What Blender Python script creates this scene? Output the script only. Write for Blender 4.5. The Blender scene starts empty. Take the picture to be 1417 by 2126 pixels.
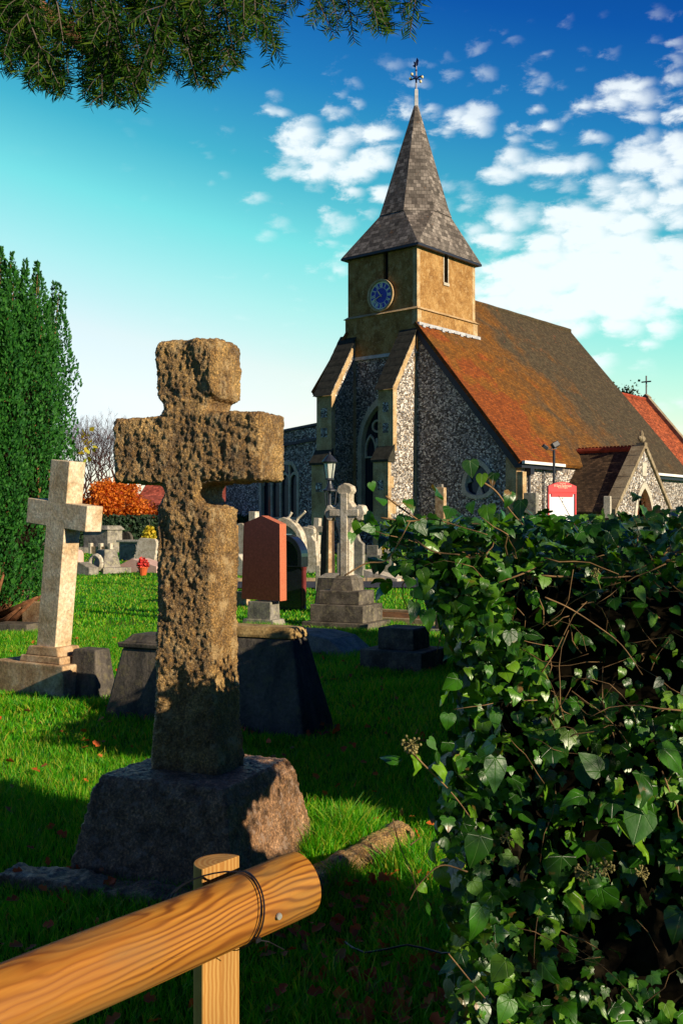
import bpy, bmesh, math, random
import numpy as np
from mathutils import Vector, Matrix, noise as mnoise
random.seed(7)
rng = np.random.default_rng(11)
R = math.radians
sc = bpy.context.scene
COL = sc.collection
# ------------------------------------------------------------------ camera, sky, sun, exposure
F, HZ, CH = 2150.0, 1090.0, 1.5
cam = bpy.data.cameras.new('camera')
cam.sensor_fit = 'VERTICAL'; cam.sensor_height = 36; cam.lens = 36 * F / 2126
cam.shift_y = (HZ - 1063) / 2126
cam.clip_start = .05; cam.clip_end = 3000
cob = bpy.data.objects.new('camera', cam); COL.objects.link(cob)
cob.location = (0, 0, CH); cob.rotation_euler = (R(90), 0, 0)
sc.camera = cob
SUN_EL, SUN_V = R(21), Vector((.787, -.617, 0)).normalized()
sv = Vector((SUN_V.x * math.cos(SUN_EL), SUN_V.y * math.cos(SUN_EL), math.sin(SUN_EL)))
sl = bpy.data.lights.new('sun', 'SUN'); sl.energy = 5.0; sl.angle = R(.5); sl.color = (1, .85, .62)
so = bpy.data.objects.new('sun', sl); COL.objects.link(so)
so.rotation_euler = (-sv).to_track_quat('-Z', 'Y').to_euler(); so.location = (8, -4, 9)
sc.view_settings.view_transform = 'Standard'; sc.view_settings.look = 'None'
sc.view_settings.exposure = 0.5; sc.view_settings.gamma = 1

def nd(nt, typ, inp=None, **props):
    n = nt.nodes.new('ShaderNode' + typ)
    for k, v in props.items(): setattr(n, k, v)
    for k, v in (inp or {}).items():
        s = n.inputs[k]
        if isinstance(v, bpy.types.NodeSocket): nt.links.new(v, s)
        else: s.default_value = v
    return n
def ramp(nt, fac, stops, interp='LINEAR'):
    n = nd(nt, 'ValToRGB', {'Fac': fac}); cr = n.color_ramp; cr.interpolation = interp
    while len(cr.elements) > 1: cr.elements.remove(cr.elements[-1])
    for i, (p, c) in enumerate(stops):
        e = cr.elements[0] if i == 0 else cr.elements.new(p)
        e.position = p
        if not isinstance(c, (tuple, list)): c = (c, c, c)
        e.color = (*c[:3], 1)
    return n.outputs['Color']
def mixc(nt, fac, a, b, blend='MIX'):
    n = nt.nodes.new('ShaderNodeMix'); n.data_type = 'RGBA'; n.blend_type = blend
    for s, v in ((n.inputs[0], fac), (n.inputs[6], a), (n.inputs[7], b)):
        if isinstance(v, bpy.types.NodeSocket): nt.links.new(v, s)
        else: s.default_value = v if not isinstance(v, tuple) else (*v[:3], 1)
    return n.outputs[2]
def mth(nt, op, a, b=0.0, c=0.0):
    n = nt.nodes.new('ShaderNodeMath'); n.operation = op
    for s, v in zip(n.inputs, (a, b, c)):
        if isinstance(v, bpy.types.NodeSocket): nt.links.new(v, s)
        else: s.default_value = v
    return n.outputs[0]
def fac(n): return n.outputs[0]

world = bpy.data.worlds.new('World'); sc.world = world; world.use_nodes = True
nt = world.node_tree; nt.nodes.clear()
sky = nd(nt, 'TexSky', sky_type='NISHITA'); sky.sun_disc = False
sky.sun_elevation = SUN_EL; sky.sun_rotation = R(128); sky.air_density = 1; sky.dust_density = .6; sky.ozone_density = 1.5
tc = nd(nt, 'TexCoord'); sp = nd(nt, 'SeparateXYZ', {0: tc.outputs['Generated']})
X_, Y_, Z_ = sp.outputs
az = mth(nt, 'ARCTAN2', X_, Y_); el = mth(nt, 'ARCSINE', Z_)
T_ = [(0.0, (1.2, 1.1, 1.1)), (.03, (1.25, 1.09, 1.15)), (.08, (1.6, 1.27, 1.14)), (.135, (1.75, 1.43, 1.13)), (.195, (1.29, 1.66, 1.18)), (.256, (.73, 1.76, 1.22)), (.318, (.283, 1.27, 1.1)), (.40, (.10, .75, 1.1)), (.49, (.03, .38, .98)), (.60, (.02, .22, .7)), (1, (.02, .12, .4))]
el2 = mth(nt, 'ADD', el, mth(nt, 'MULTIPLY', az, .2))
tint = ramp(nt, el2, [(p, tuple(q / 2 for q in c)) for p, c in T_])
skyc = mixc(nt, 1.0, mixc(nt, 1.0, sky.outputs[0], tint, 'MULTIPLY'), (2.0, 2.0, 2.0), 'MULTIPLY')
def blob(a0, e0, sa, se):
    d = mth(nt, 'ADD', mth(nt, 'POWER', mth(nt, 'DIVIDE', mth(nt, 'SUBTRACT', az, a0), sa), 2.0), mth(nt, 'POWER', mth(nt, 'DIVIDE', mth(nt, 'SUBTRACT', el, e0), se), 2.0))
    return mth(nt, 'EXPONENT', mth(nt, 'MULTIPLY', d, -1.0))
cv = nd(nt, 'CombineXYZ', {0: az, 1: mth(nt, 'MULTIPLY', el, 2.0), 2: 0.0})
n1 = nd(nt, 'TexNoise', {'Vector': cv.outputs[0], 'Scale': 19.0, 'Detail': 7.0, 'Roughness': .62, 'Distortion': .2})
n2 = nd(nt, 'TexNoise', {'Vector': cv.outputs[0], 'Scale': 7.0, 'Detail': 3.0, 'Roughness': .5})
wob = nd(nt, 'VectorMath', {0: cv.outputs[0], 1: mixc(nt, 1.0, n1.outputs['Color'], (.06, .06, 0.0), 'MULTIPLY')}, operation='ADD')
vo = nd(nt, 'TexVoronoi', {'Vector': wob.outputs[0], 'Scale': 30.0, 'Smoothness': .3}, feature='SMOOTH_F1')
puff = mth(nt, 'SUBTRACT', .48, vo.outputs[0])
mask = mth(nt, 'ADD', mth(nt, 'MULTIPLY', blob(.30, .29, .27, .11), 1.1), mth(nt, 'ADD', mth(nt, 'MULTIPLY', blob(-.015, .345, .095, .045), .9), mth(nt, 'ADD', mth(nt, 'MULTIPLY', blob(.27, .215, .19, .045), 1.3), mth(nt, 'MULTIPLY', blob(.05, .09, .5, .045), .3))))
cl = mth(nt, 'ADD', mth(nt, 'ADD', mth(nt, 'MULTIPLY', fac(n1), .85), mth(nt, 'ADD', mth(nt, 'MULTIPLY', puff, .58), mth(nt, 'MULTIPLY', fac(n2), .5))), mth(nt, 'MULTIPLY', mask, .33))
cf = ramp(nt, cl, [(.0, 0.), (.93, 0.), (1.0, .5)])
cl2 = mth(nt, 'SUBTRACT', cl, .90)
cfa = nd(nt, 'MapRange', {'Value': cl, 'From Min': .80, 'From Max': 1.16, 'To Min': 0.0, 'To Max': 1.0}); cfa.interpolation_type = 'SMOOTHSTEP'
cfm = mth(nt, 'MULTIPLY', cfa.outputs[0], mth(nt, 'MINIMUM', mth(nt, 'MULTIPLY', mask, 1.7), .88))
final = mixc(nt, cfm, skyc, (7.2, 7.7, 7.8))
dk = nd(nt, 'MapRange', {'Value': Y_, 'From Min': .05, 'From Max': .86, 'To Min': .44, 'To Max': 1.0})  # sky behind the camera dimmed and blued to keep west faces in shade
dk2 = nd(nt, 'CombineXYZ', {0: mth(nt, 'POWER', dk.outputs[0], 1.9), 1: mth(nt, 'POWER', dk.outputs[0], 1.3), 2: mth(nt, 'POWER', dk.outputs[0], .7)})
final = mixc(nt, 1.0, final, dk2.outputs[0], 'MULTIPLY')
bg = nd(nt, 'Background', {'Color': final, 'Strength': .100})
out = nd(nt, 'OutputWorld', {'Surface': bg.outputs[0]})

# ------------------------------------------------------------------ geometry helpers
def gz(x, y): return .012 * max(0., min(y, 110.) - 28)
def at(px, Y, z=0): return Vector(((px - 708.5) / F * Y, Y, z))
def zat(py, Y): return CH - (py - HZ) / F * Y
def ground(px, py):
    Y = CH * F / (py - HZ)
    for _ in range(30): Y = (CH - gz(0, Y)) * F / (py - HZ)
    return Vector(((px - 708.5) / F * Y, Y, gz(0, Y)))
class TB:
    """collects vertices and faces of one mesh"""
    def __init__(s): s.v = []; s.f = []
    def add(s, vs, fs):
        o = len(s.v); s.v += [tuple(v) for v in vs]; s.f += [tuple(i + o for i in f) for f in fs]; return s
    def box(s, x0, x1, y0, y1, z0, z1):
        return s.frus(((x0 + x1) / 2, (y0 + y1) / 2), (x1 - x0, y1 - y0), (x1 - x0, y1 - y0), z0, z1)
    def frus(s, c, b, t, z0, z1):
        vs = [(c[0] + sx * q[0] / 2, c[1] + sy * q[1] / 2, z) for q, z in ((b, z0), (t, z1)) for sx, sy in ((-1, -1), (1, -1), (1, 1), (-1, 1))]
        return s.add(vs, [(3, 2, 1, 0), (4, 5, 6, 7), (0, 1, 5, 4), (1, 2, 6, 5), (2, 3, 7, 6), (3, 0, 4, 7)])
    def prism(s, pts, a0, a1, axis='y'):
        """pts 2D outline; axis y: (x,z) extruded y a0..a1; axis x: (y,z) extruded along x; axis z: (x,y)"""
        n = len(pts)
        def m(p, a): return {'y': (p[0], a, p[1]), 'x': (a, p[0], p[1]), 'z': (p[0], p[1], a)}[axis]
        vs = [m(p, a0) for p in pts] + [m(p, a1) for p in pts]
        fs = [tuple(range(n)), tuple(range(2 * n - 1, n - 1, -1))] + [(i, i + n, (i + 1) % n + n, (i + 1) % n) for i in range(n)]
        return s.add(vs, fs)
    def tube(s, pts, rad, sides=6, cap=True):
        pts = [Vector(p) for p in pts]; n = len(pts)
        if not isinstance(rad, (list, tuple)): rad = [rad] * n
        vs = []; up = Vector((0, 0, 1))
        d0 = (pts[1] - pts[0]).normalized()
        if abs(d0.z) > .9: up = Vector((1, 0, 0))
        a = d0.cross(up).normalized()
        for i, p in enumerate(pts):
            d = (pts[min(i + 1, n - 1)] - pts[max(i - 1, 0)]).normalized()
            a = (a - d * a.dot(d)).normalized(); b = d.cross(a)
            for k in range(sides):
                t = 2 * math.pi * k / sides
                vs.append(p + (a * math.cos(t) + b * math.sin(t)) * rad[i])
        fs = [(i * sides + k, i * sides + (k + 1) % sides, (i + 1) * sides + (k + 1) % sides, (i + 1) * sides + k) for i in range(n - 1) for k in range(sides)]
        if cap: fs += [tuple(range(sides - 1, -1, -1)), tuple((n - 1) * sides + k for k in range(sides))]
        return s.add(vs, fs)
    def lathe(s, prof, sides=12, c=(0, 0)):
        vs = [(c[0] + r * math.cos(2 * math.pi * k / sides), c[1] + r * math.sin(2 * math.pi * k / sides), z) for r, z in prof for k in range(sides)]
        n = len(prof)
        fs = [(i * sides + k, i * sides + (k + 1) % sides, (i + 1) * sides + (k + 1) % sides, (i + 1) * sides + k) for i in range(n - 1) for k in range(sides)]
        fs += [tuple(range(sides - 1, -1, -1)), tuple((n - 1) * sides + k for k in range(sides))]
        return s.add(vs, fs)
    def ball(s, c, r, seg=6, sq=(1, 1, 1)):
        prof = [(math.sin(math.pi * i / seg) * r + 1e-5, -math.cos(math.pi * i / seg) * r) for i in range(seg + 1)]
        o = len(s.v); s.lathe(prof, seg + 2)
        s.v[o:] = [(c[0] + v[0] * sq[0], c[1] + v[1] * sq[1], c[2] + v[2] * sq[2]) for v in s.v[o:]]
        return s
def uvbox(me):
    """metre-scaled UVs per face: u horizontal, v up the face"""
    n = len(me.loops)
    if not n: return
    uv = me.uv_layers.new(name='UVMap') if not me.uv_layers else me.uv_layers[0]
    arr = np.zeros((n, 2), dtype=np.float32)
    for p in me.polygons:
        nn = p.normal
        t = Vector((0, 0, 1)).cross(nn)
        t = t.normalized() if t.length > .05 else Vector((1, 0, 0))
        b = nn.cross(t)
        for li in p.loop_indices:
            co = me.vertices[me.loops[li].vertex_index].co
            arr[li] = (co.dot(t), co.dot(b))
    uv.data.foreach_set('uv', arr.ravel())
def link(o, parent=None):
    COL.objects.link(o)
    if parent: o.parent = parent
    return o
def build(name, tb, mat, parent=None, uv=False, smooth=False, bevel=0, fix=True):
    me = bpy.data.meshes.new(name); me.from_pydata(tb.v, [], tb.f); me.update()
    if fix:
        bm = bmesh.new(); bm.from_mesh(me); bmesh.ops.recalc_face_normals(bm, faces=bm.faces); bm.to_mesh(me); bm.free()
    if uv: uvbox(me)
    if smooth:
        for p in me.polygons: p.use_smooth = True
    me.materials.append(mat)
    o = link(bpy.data.objects.new(name, me), parent)
    if bevel:
        m = o.modifiers.new('bevel', 'BEVEL'); m.width = bevel; m.segments = 2; m.limit_method = 'ANGLE'; m.angle_limit = R(40)
    return o
def thing(name, label, cat, loc=(0, 0, 0), rz=0, group=None, tilt=None):
    o = bpy.data.objects.new(name, None); o.empty_display_size = .2; COL.objects.link(o)
    o.location = loc
    o.rotation_euler = (0, 0, rz) if tilt is None else (Matrix.Rotation(rz, 3, 'Z') @ Matrix.Rotation(tilt[0], 3, 'Y') @ Matrix.Rotation(tilt[1], 3, 'X')).to_euler()
    tag(o, label, cat, group); return o
def tag(o, label=None, cat=None, group=None, kind=None):
    if label: o['label'] = label
    if cat: o['category'] = cat
    if group: o['group'] = group
    if kind: o['kind'] = kind
    return o
def build_each(name, tb, mat, parent=None, **kw):
    par = list(range(len(tb.v)))
    def find(i):
        while par[i] != i: par[i] = par[par[i]]; i = par[i]
        return i
    for f in tb.f:
        for i in f[1:]: par[find(i)] = find(f[0])
    groups = {}
    for f in tb.f: groups.setdefault(find(f[0]), []).append(f)
    for fs in groups.values():
        ids = sorted({i for f in fs for i in f}); mp = {i: k for k, i in enumerate(ids)}; q = TB(); q.v = [tb.v[i] for i in ids]; q.f = [tuple(mp[i] for i in f) for f in fs]
        build(name, q, mat, parent, **kw)
def apply_mods(o):
    dg = bpy.context.evaluated_depsgraph_get(); dg.update()
    me = bpy.data.meshes.new_from_object(o.evaluated_get(dg)); old = o.data
    mats = [m for m in old.materials]
    o.modifiers.clear(); o.data = me
    if not me.materials:
        for m in mats: me.materials.append(m)
    return o
def cut(o, tb):
    c = build('cutter', tb, o.data.materials[0], o.parent)
    m = o.modifiers.new('b', 'BOOLEAN'); m.operation = 'DIFFERENCE'; m.object = c; m.solver = 'EXACT'
    bpy.context.view_layer.update()
    apply_mods(o); bpy.data.objects.remove(c, do_unlink=True)
    uvbox(o.data); return o
def roughen(o, voxel, layers, smooth=True):
    """real surface relief: remesh and push the vertices in and out with fractal noise"""
    m = o.modifiers.new('r', 'REMESH'); m.mode = 'VOXEL'; m.voxel_size = voxel; m.adaptivity = 0
    bpy.context.view_layer.update()
    apply_mods(o); me = o.data; n = len(me.vertices)
    nr = [v.normal.copy() for v in me.vertices]
    for i, v in enumerate(me.vertices):
        d = 0
        for (kind, scale, amp, seed) in layers:
            p = v.co * scale + Vector((seed, seed * 2, 0))
            if kind == 'n': d += mnoise.fractal(p, 1.0, 2.0, 3) * amp
            elif kind == 'pit':
                w = mnoise.noise(p); d -= max(0, w - .18) * amp * 2
            elif kind == 'pitf':
                if nr[i].y < -.35: d -= max(0, mnoise.noise(Vector((p.x, p.y, p.z * .7))) - .12) * amp * min(1, (-nr[i].y - .35) * 4)
            elif kind == 'cell':
                w = mnoise.voronoi(p)[0]; d += (w[1] - w[0] - .3) * amp
        v.co += nr[i] * d
    for p in me.polygons: p.use_smooth = smooth
    me.update(); return o

def np_mesh(name, verts, faces, mat, parent=None, uvs=None, smooth=False):
    me = bpy.data.meshes.new(name); V = np.asarray(verts, dtype=np.float32); Fc = np.asarray(faces, dtype=np.int32)
    nf, k = Fc.shape
    me.vertices.add(len(V)); me.vertices.foreach_set('co', V.ravel())
    me.loops.add(nf * k); me.loops.foreach_set('vertex_index', Fc.ravel())
    me.polygons.add(nf); me.polygons.foreach_set('loop_start', np.arange(0, nf * k, k, dtype=np.int32))
    me.polygons.foreach_set('loop_total', np.full(nf, k, dtype=np.int32))
    if smooth: me.polygons.foreach_set('use_smooth', np.ones(nf, dtype=bool))
    me.update(calc_edges=True)
    if uvs is not None:
        l = me.uv_layers.new(name='UVMap'); l.data.foreach_set('uv', np.asarray(uvs, dtype=np.float32)[Fc.ravel()].ravel())
    me.materials.append(mat)
    return link(bpy.data.objects.new(name, me), parent)
def inst(tv, tf, M, P):
    """template verts tv (N,3), faces tf (K,k) copied by matrices M (m,3,3) (columns = axes) and positions P"""
    tv = np.asarray(tv, float); tf = np.asarray(tf)
    V = np.einsum('mij,nj->mni', M, tv) + P[:, None, :]
    m, n = len(P), len(tv)
    Fc = tf[None] + (np.arange(m) * n)[:, None, None]
    return V.reshape(-1, 3), Fc.reshape(-1, tf.shape[1])
def nrm(a): return a / (np.linalg.norm(a, axis=-1, keepdims=True) + 1e-9)
def frames(n, tip, size):
    """n normals, tip rough tip directions -> matrices with columns right, tip, normal"""
    n = nrm(n); tip = nrm(tip - n * np.sum(tip * n, 1, keepdims=True)); r = np.cross(tip, n)
    return np.stack([r, tip, n], axis=2) * np.asarray(size)[:, None, None]

# ------------------------------------------------------------------ materials
def mat(name, rough=.8, spec=.3):
    m = bpy.data.materials.new(name); m.use_nodes = True; t = m.node_tree
    b = t.nodes['Principled BSDF']; b.inputs['Roughness'].default_value = rough
    b.inputs['Specular IOR Level'].default_value = spec
    return m, t, b
def setc(t, b, c): 
    if isinstance(c, tuple): b.inputs['Base Color'].default_value = (*c[:3], 1)
    else: t.links.new(c, b.inputs['Base Color'])
def bump(t, b, h, strength=.4, dist=.01):
    n = nd(t, 'Bump', {'Height': h, 'Strength': strength, 'Distance': dist}); t.links.new(n.outputs[0], b.inputs['Normal'])
def oc(t, s=None):
    c = nd(t, 'TexCoord').outputs['Object']
    if s: c = nd(t, 'Mapping', {'Vector': c, 'Scale': s}).outputs[0]
    return c
def plain(name, c, rough=.7, spec=.3, metal=0, var=.25, scale=8):
    m, t, b = mat(name, rough, spec); b.inputs['Metallic'].default_value = metal
    n = nd(t, 'TexNoise', {'Vector': oc(t), 'Scale': scale, 'Detail': 5.0, 'Roughness': .65})
    setc(t, b, ramp(t, fac(n), [(.3, tuple(x * (1 - var) for x in c)), (.7, tuple(min(1, x * (1 + var)) for x in c))]))
    return m
def stone(name, cols, scale=4, fine=60, bs=.5, bd=.01, rough=.85, lichen=None, spec=.2, pits=None, streak=False, hi=1.5):
    m, t, b = mat(name, rough, spec); c = oc(t)
    cs = oc(t, (1, 1, .25)) if streak else c
    a = nd(t, 'TexNoise', {'Vector': cs, 'Scale': float(scale), 'Detail': 8.0, 'Roughness': .62, 'Distortion': .4})
    k = len(cols); col = ramp(t, fac(a), [(.32 + .36 * i / max(1, k - 1), q) for i, q in enumerate(cols)])
    f = nd(t, 'TexNoise', {'Vector': c, 'Scale': float(fine), 'Detail': 4.0, 'Roughness': .7})
    col = mixc(t, .75, col, mixc(t, 1.0, ramp(t, fac(f), [(.3, .45 / hi / (1 if hi < 1.6 else 1.6)), (.5, .9 / hi), (.66 if hi > 1.6 else .72, 1.)]), (hi, hi, hi), 'MULTIPLY'), 'MULTIPLY')
    if lichen:
        l = nd(t, 'TexNoise', {'Vector': c, 'Scale': float(scale) * 2.3, 'Detail': 9.0, 'Roughness': .72})
        col = mixc(t, ramp(t, fac(l), [(.52, 0.), (.62, .85)]), col, lichen)
    h = fac(f)
    if pits:
        v = nd(t, 'TexVoronoi', {'Vector': c, 'Scale': float(pits)}); pm = ramp(t, v.outputs[0], [(.10, 0.), (.22, 1.)])
        nn = nd(t, 'TexNoise', {'Vector': c, 'Scale': 11.5}); pm2 = mth(t, 'MAXIMUM', pm, ramp(t, fac(nn), [(.5, 1.), (.56, 0.)]))
        col = mixc(t, pm2, (.05, .035, .02), col)
    setc(t, b, col); bump(t, b, mth(t, 'ADD', h, mth(t, 'MULTIPLY', fac(a), 1.5)), bs, bd)
    return m
def flint(name, mortar, warm=1.0):
    m, t, b = mat(name, .55, .35); c = oc(t)
    wv = nd(t, 'TexNoise', {'Vector': c, 'Scale': 7.0, 'Detail': 2.0})
    c2 = nd(t, 'VectorMath', {0: c, 1: mixc(t, 1.0, wv.outputs['Color'], (.12, .12, .12), 'MULTIPLY')}, operation='ADD').outputs[0]
    c3 = nd(t, 'Mapping', {'Vector': c2, 'Scale': (1, 1, 1.35)}).outputs[0]
    v = nd(t, 'TexVoronoi', {'Vector': c3, 'Scale': 11.5}); e = nd(t, 'TexVoronoi', {'Vector': c3, 'Scale': 11.5}, feature='DISTANCE_TO_EDGE')
    wn = nd(t, 'TexWhiteNoise', {'Vector': v.outputs['Position']})
    fc = ramp(t, fac(wn), [(.0, (.04, .05, .065)), (.22, (.12, .14, .17)), (.42, (.28, .30, .34)), (.62, (.55, .56, .57)), (.80, (.9, .9, .88))], 'CONSTANT')
    sp_ = nd(t, 'TexNoise', {'Vector': c, 'Scale': 26.0, 'Detail': 3.0, 'Roughness': .8})
    fc = mixc(t, .55, fc, ramp(t, fac(sp_), [(.3, .2), (.5, .9), (.7, 2.0)]), 'MULTIPLY')
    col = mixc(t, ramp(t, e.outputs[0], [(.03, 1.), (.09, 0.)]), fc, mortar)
    st = nd(t, 'TexNoise', {'Vector': c, 'Scale': .7, 'Detail': 5.0})
    col = mixc(t, .8, col, ramp(t, fac(st), [(.3, (.7, .66, .6)), (.6, (1.1, 1.08, 1.05))]), 'MULTIPLY')
    setc(t, b, col); bump(t, b, ramp(t, e.outputs[0], [(0., 0.), (.25, 1.)]), .9, .03)
    return m
def tiles(name, cols, row=.11, wid=.17, stain=None, mortar=(.02, .015, .012), grad=None, light=.25, bs=.8):
    m, t, b = mat(name, .8, .2)
    uv = nd(t, 'TexCoord').outputs['UV']
    br = nd(t, 'TexBrick', {'Vector': uv, 'Scale': 1.0, 'Mortar Size': .009, 'Mortar Smooth': .3, 'Bias': 0.0, 'Brick Width': wid, 'Row Height': row, 'Color1': (0, 0, 0, 1), 'Color2': (1, 1, 1, 1), 'Mortar': (.5, .5, .5, 1)})
    br.offset = .5
    c = oc(t)
    a = nd(t, 'TexNoise', {'Vector': c, 'Scale': .55, 'Detail': 7.0, 'Roughness': .6, 'Distortion': .5})
    f = fac(a)
    if grad:  # weathering that follows the length of the roof (object x)
        gx = nd(t, 'SeparateXYZ', {0: c}).outputs; g0 = mth(t, 'MULTIPLY', mth(t, 'SUBTRACT', mth(t, 'ADD', gx[0], mth(t, 'MULTIPLY', gx[1], grad[1])), grad[0]), grad[2])
        f = mth(t, 'ADD', mth(t, 'MULTIPLY', f, 1.1), g0)
    k = len(cols); col = ramp(t, f, [(.3 + .45 * i / max(1, k - 1), q) for i, q in enumerate(cols)])
    col = mixc(t, .8, col, ramp(t, br.outputs['Color'], [(0., 1 - light * 1.6), (.6, 1.0), (1., 1 + light * 2)]), 'MULTIPLY')
    f2 = nd(t, 'TexNoise', {'Vector': c, 'Scale': 5.0, 'Detail': 6.0, 'Roughness': .7})
    col = mixc(t, .7, col, ramp(t, fac(f2), [(.3, .6), (.7, 1.45)]), 'MULTIPLY')
    if stain:
        s2 = nd(t, 'TexNoise', {'Vector': c, 'Scale': 2.2, 'Detail': 8.0, 'Roughness': .8}); col = mixc(t, ramp(t, fac(s2), [(.60, 0.), (.68, .9)]), col, stain)
    col = mixc(t, mth(t, 'MULTIPLY', br.outputs['Fac'], .75), col, mortar)
    setc(t, b, col)
    # each course overlaps the next one down
    sy = nd(t, 'SeparateXYZ', {0: uv}).outputs[1]; saw = mth(t, 'FRACT', mth(t, 'DIVIDE', sy, row))
    hh = mth(t, 'ADD', mth(t, 'MULTIPLY', mth(t, 'SUBTRACT', 1.0, saw), 1.0), mth(t, 'MULTIPLY', fac(f2), .4))
    bump(t, b, hh, bs, .025)
    return m
def leafmat(name, cols, rough=.4, trans=.3, tcol=None, spec=.5, veins=False):
    m, t, b = mat(name, rough, spec)
    g = nd(t, 'NewGeometry'); col = ramp(t, g.outputs['Random Per Island'], [(i / max(1, len(cols) - 1), q) for i, q in enumerate(cols)])
    if veins:
        uv = nd(t, 'TexCoord').outputs['UV']; s = nd(t, 'SeparateXYZ', {0: uv}).outputs
        ang = mth(t, 'ABSOLUTE', mth(t, 'ARCTAN2', s[0], mth(t, 'ADD', s[1], .02)))
        pp = mth(t, 'PINGPONG', ang, .38); ln = mth(t, 'LENGTH', 0) if False else None
        r2 = mth(t, 'SQRT', mth(t, 'ADD', mth(t, 'MULTIPLY', s[0], s[0]), mth(t, 'MULTIPLY', s[1], s[1])))
        w = mth(t, 'MULTIPLY', pp, r2); vm = ramp(t, w, [(.0, 1.), (.02, .0)])
        col = mixc(t, mth(t, 'MULTIPLY', vm, .28), col, (.16, .28, .08))
        nz = nd(t, 'TexNoise', {'Vector': oc(t), 'Scale': 40.0, 'Detail': 3.0})
        col = mixc(t, .6, col, ramp(t, fac(nz), [(.3, .6), (.7, 1.4)]), 'MULTIPLY')
        br = nd(t, 'TexNoise', {'Vector': oc(t), 'Scale': 22.0, 'Detail': 2.0}); col = mixc(t, ramp(t, fac(br), [(.66, 0.), (.72, .8)]), col, (.22, .10, .03))
        bump(t, b, mth(t, 'ADD', mth(t, 'MULTIPLY', vm, -.6), fac(nz)), .5, .003)
    setc(t, b, col)
    if trans:
        tr = nd(t, 'BsdfTranslucent', {'Color': mixc(t, 1.0, col, (*(tcol or (2.2, 2.4, .9)), 1)[:3], 'MULTIPLY')})
        mx = nd(t, 'MixShader', {0: trans, 1: b.outputs[0], 2: tr.outputs[0]})
        t.links.new(mx.outputs[0], t.nodes['Material Output'].inputs[0])
    return m

mat_hero = stone('weathered_brown_stone', [(.10, .052, .016), (.24, .135, .042), (.42, .26, .09)], 7, 105, 1.0, .016, .42, (.52, .36, .17), .6, hi=3.0)
mat_granite = stone('rough_granite', [(.10, .05, .022), (.24, .125, .06), (.42, .24, .13)], 12, 90, 1.0, .018, .45, (.38, .26, .19), .6, hi=3.0)
mat_pale = stone('pale_limestone', [(.44, .30, .16), (.64, .50, .33), (.76, .66, .5)], 5, 40, .35, .006, .85, None, .2, 60)
mat_palebase = stone('stained_limestone', [(.26, .15, .07), (.44, .29, .16), (.6, .46, .3)], 6, 40, .4, .006, .85)
mat_cream = stone('cream_gravestone', [(.34, .28, .2), (.56, .49, .38), (.7, .64, .54)], 5, 50, .4, .006, .85, (.30, .27, .19))
mat_greyst = stone('grey_gravestone', [(.10, .095, .085), (.24, .22, .19), (.38, .35, .3)], 5, 50, .5, .008, .85, (.34, .32, .2))
mat_dark = stone('dark_gravestone', [(.03, .028, .026), (.08, .07, .06), (.15, .125, .10)], 6, 40, .6, .008, .8, (.14, .12, .07), .25, None, True)
mat_midst = stone('dark_grey_steps', [(.05, .042, .032), (.11, .095, .075), (.2, .17, .135)], 5, 50, .5, .008, .85, (.22, .19, .12))
mat_goldcap = stone('golden_cap', [(.13, .08, .03), (.35, .23, .09), (.5, .36, .16)], 7, 50, .6, .01, .8)  # golden cap stone, paler than the tomb body
mat_pink = stone('polished_pink_granite', [(.10, .022, .016), (.125, .028, .020), (.155, .038, .028)], 30, 300, .02, .001, .22, None, .6)
mat_pinkedge = stone('sawn_pink_granite', [(.42, .11, .055), (.52, .15, .075), (.6, .2, .1)], 60, 300, .1, .001, .6)
mat_black = plain('polished_black_granite', (.012, .016, .022), .15, .6)
mat_redmarble = plain('red_marble', (.16, .03, .03), .2, .6)
mat_pinkstone = stone('pale_pink_stone', [(.55, .34, .28), (.7, .48, .42)], 5, 60, .2, .004, .8)
mat_plaster = stone('brown_render', [(.20, .095, .028), (.33, .175, .055), (.45, .27, .10)], 1.6, 14, .35, .01, .9, (.46, .30, .13))
mat_quoin = stone('dressed_stone', [(.30, .19, .09), (.48, .33, .17), (.6, .46, .28)], 2.2, 20, .35, .01, .9)
mat_palestone = stone('pale_dressed_stone', [(.42, .38, .3), (.62, .57, .47)], 2.2, 20, .3, .01, .9)
mat_copstone = stone('porch_coping_stone', [(.20, .15, .09), (.40, .33, .22)], 2.2, 20, .3, .01, .9)
mat_lead = plain('lead_sheet', (.42, .43, .45), .5, .5, 0, .35, 3)
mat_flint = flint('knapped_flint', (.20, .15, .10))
mat_flint2 = flint('sunlit_flint_copy', (.46, .33, .20))  # flint copy for sunlit walls, the sun put into a paler mortar
mat_rooft = tiles('mossy_clay_tiles', [(.22, .055, .008), (.21, .078, .008), (.17, .070, .010), (.145, .066, .014), (.12, .062, .020), (.088, .058, .026), (.072, .054, .028)], .11, .17, (.36, .11, .05), grad=(6.5, .35, .04), light=.22)
mat_chroof = tiles('orange_clay_tiles', [(.22, .045, .015), (.36, .085, .03), (.28, .06, .02)], .11, .17, (.5, .22, .12), light=.35)
mat_porchroof = tiles('dark_clay_tiles', [(.05, .032, .02), (.09, .055, .03), (.06, .045, .03)], .115, .17, (.22, .14, .07), light=.4)
mat_shingle = tiles('grey_oak_shingles', [(.09, .078, .068), (.17, .148, .13), (.12, .102, .09), (.23, .20, .175)], .19, .24, (.26, .13, .055), light=.42, bs=.6)
mat_slabtile = plain('stone_weathering', (.040, .038, .028), .85, .2, 0, .5, 5)
mat_ridge = plain('red_ridge_tile', (.30, .05, .025), .8, .2, 0, .4, 4)
mat_wood_dark = plain('old_dark_timber', (.07, .045, .03), .85, .2, 0, .6, 6)
mat_iron = plain('dark_painted_iron', (.016, .020, .030), .45, .5)
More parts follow.
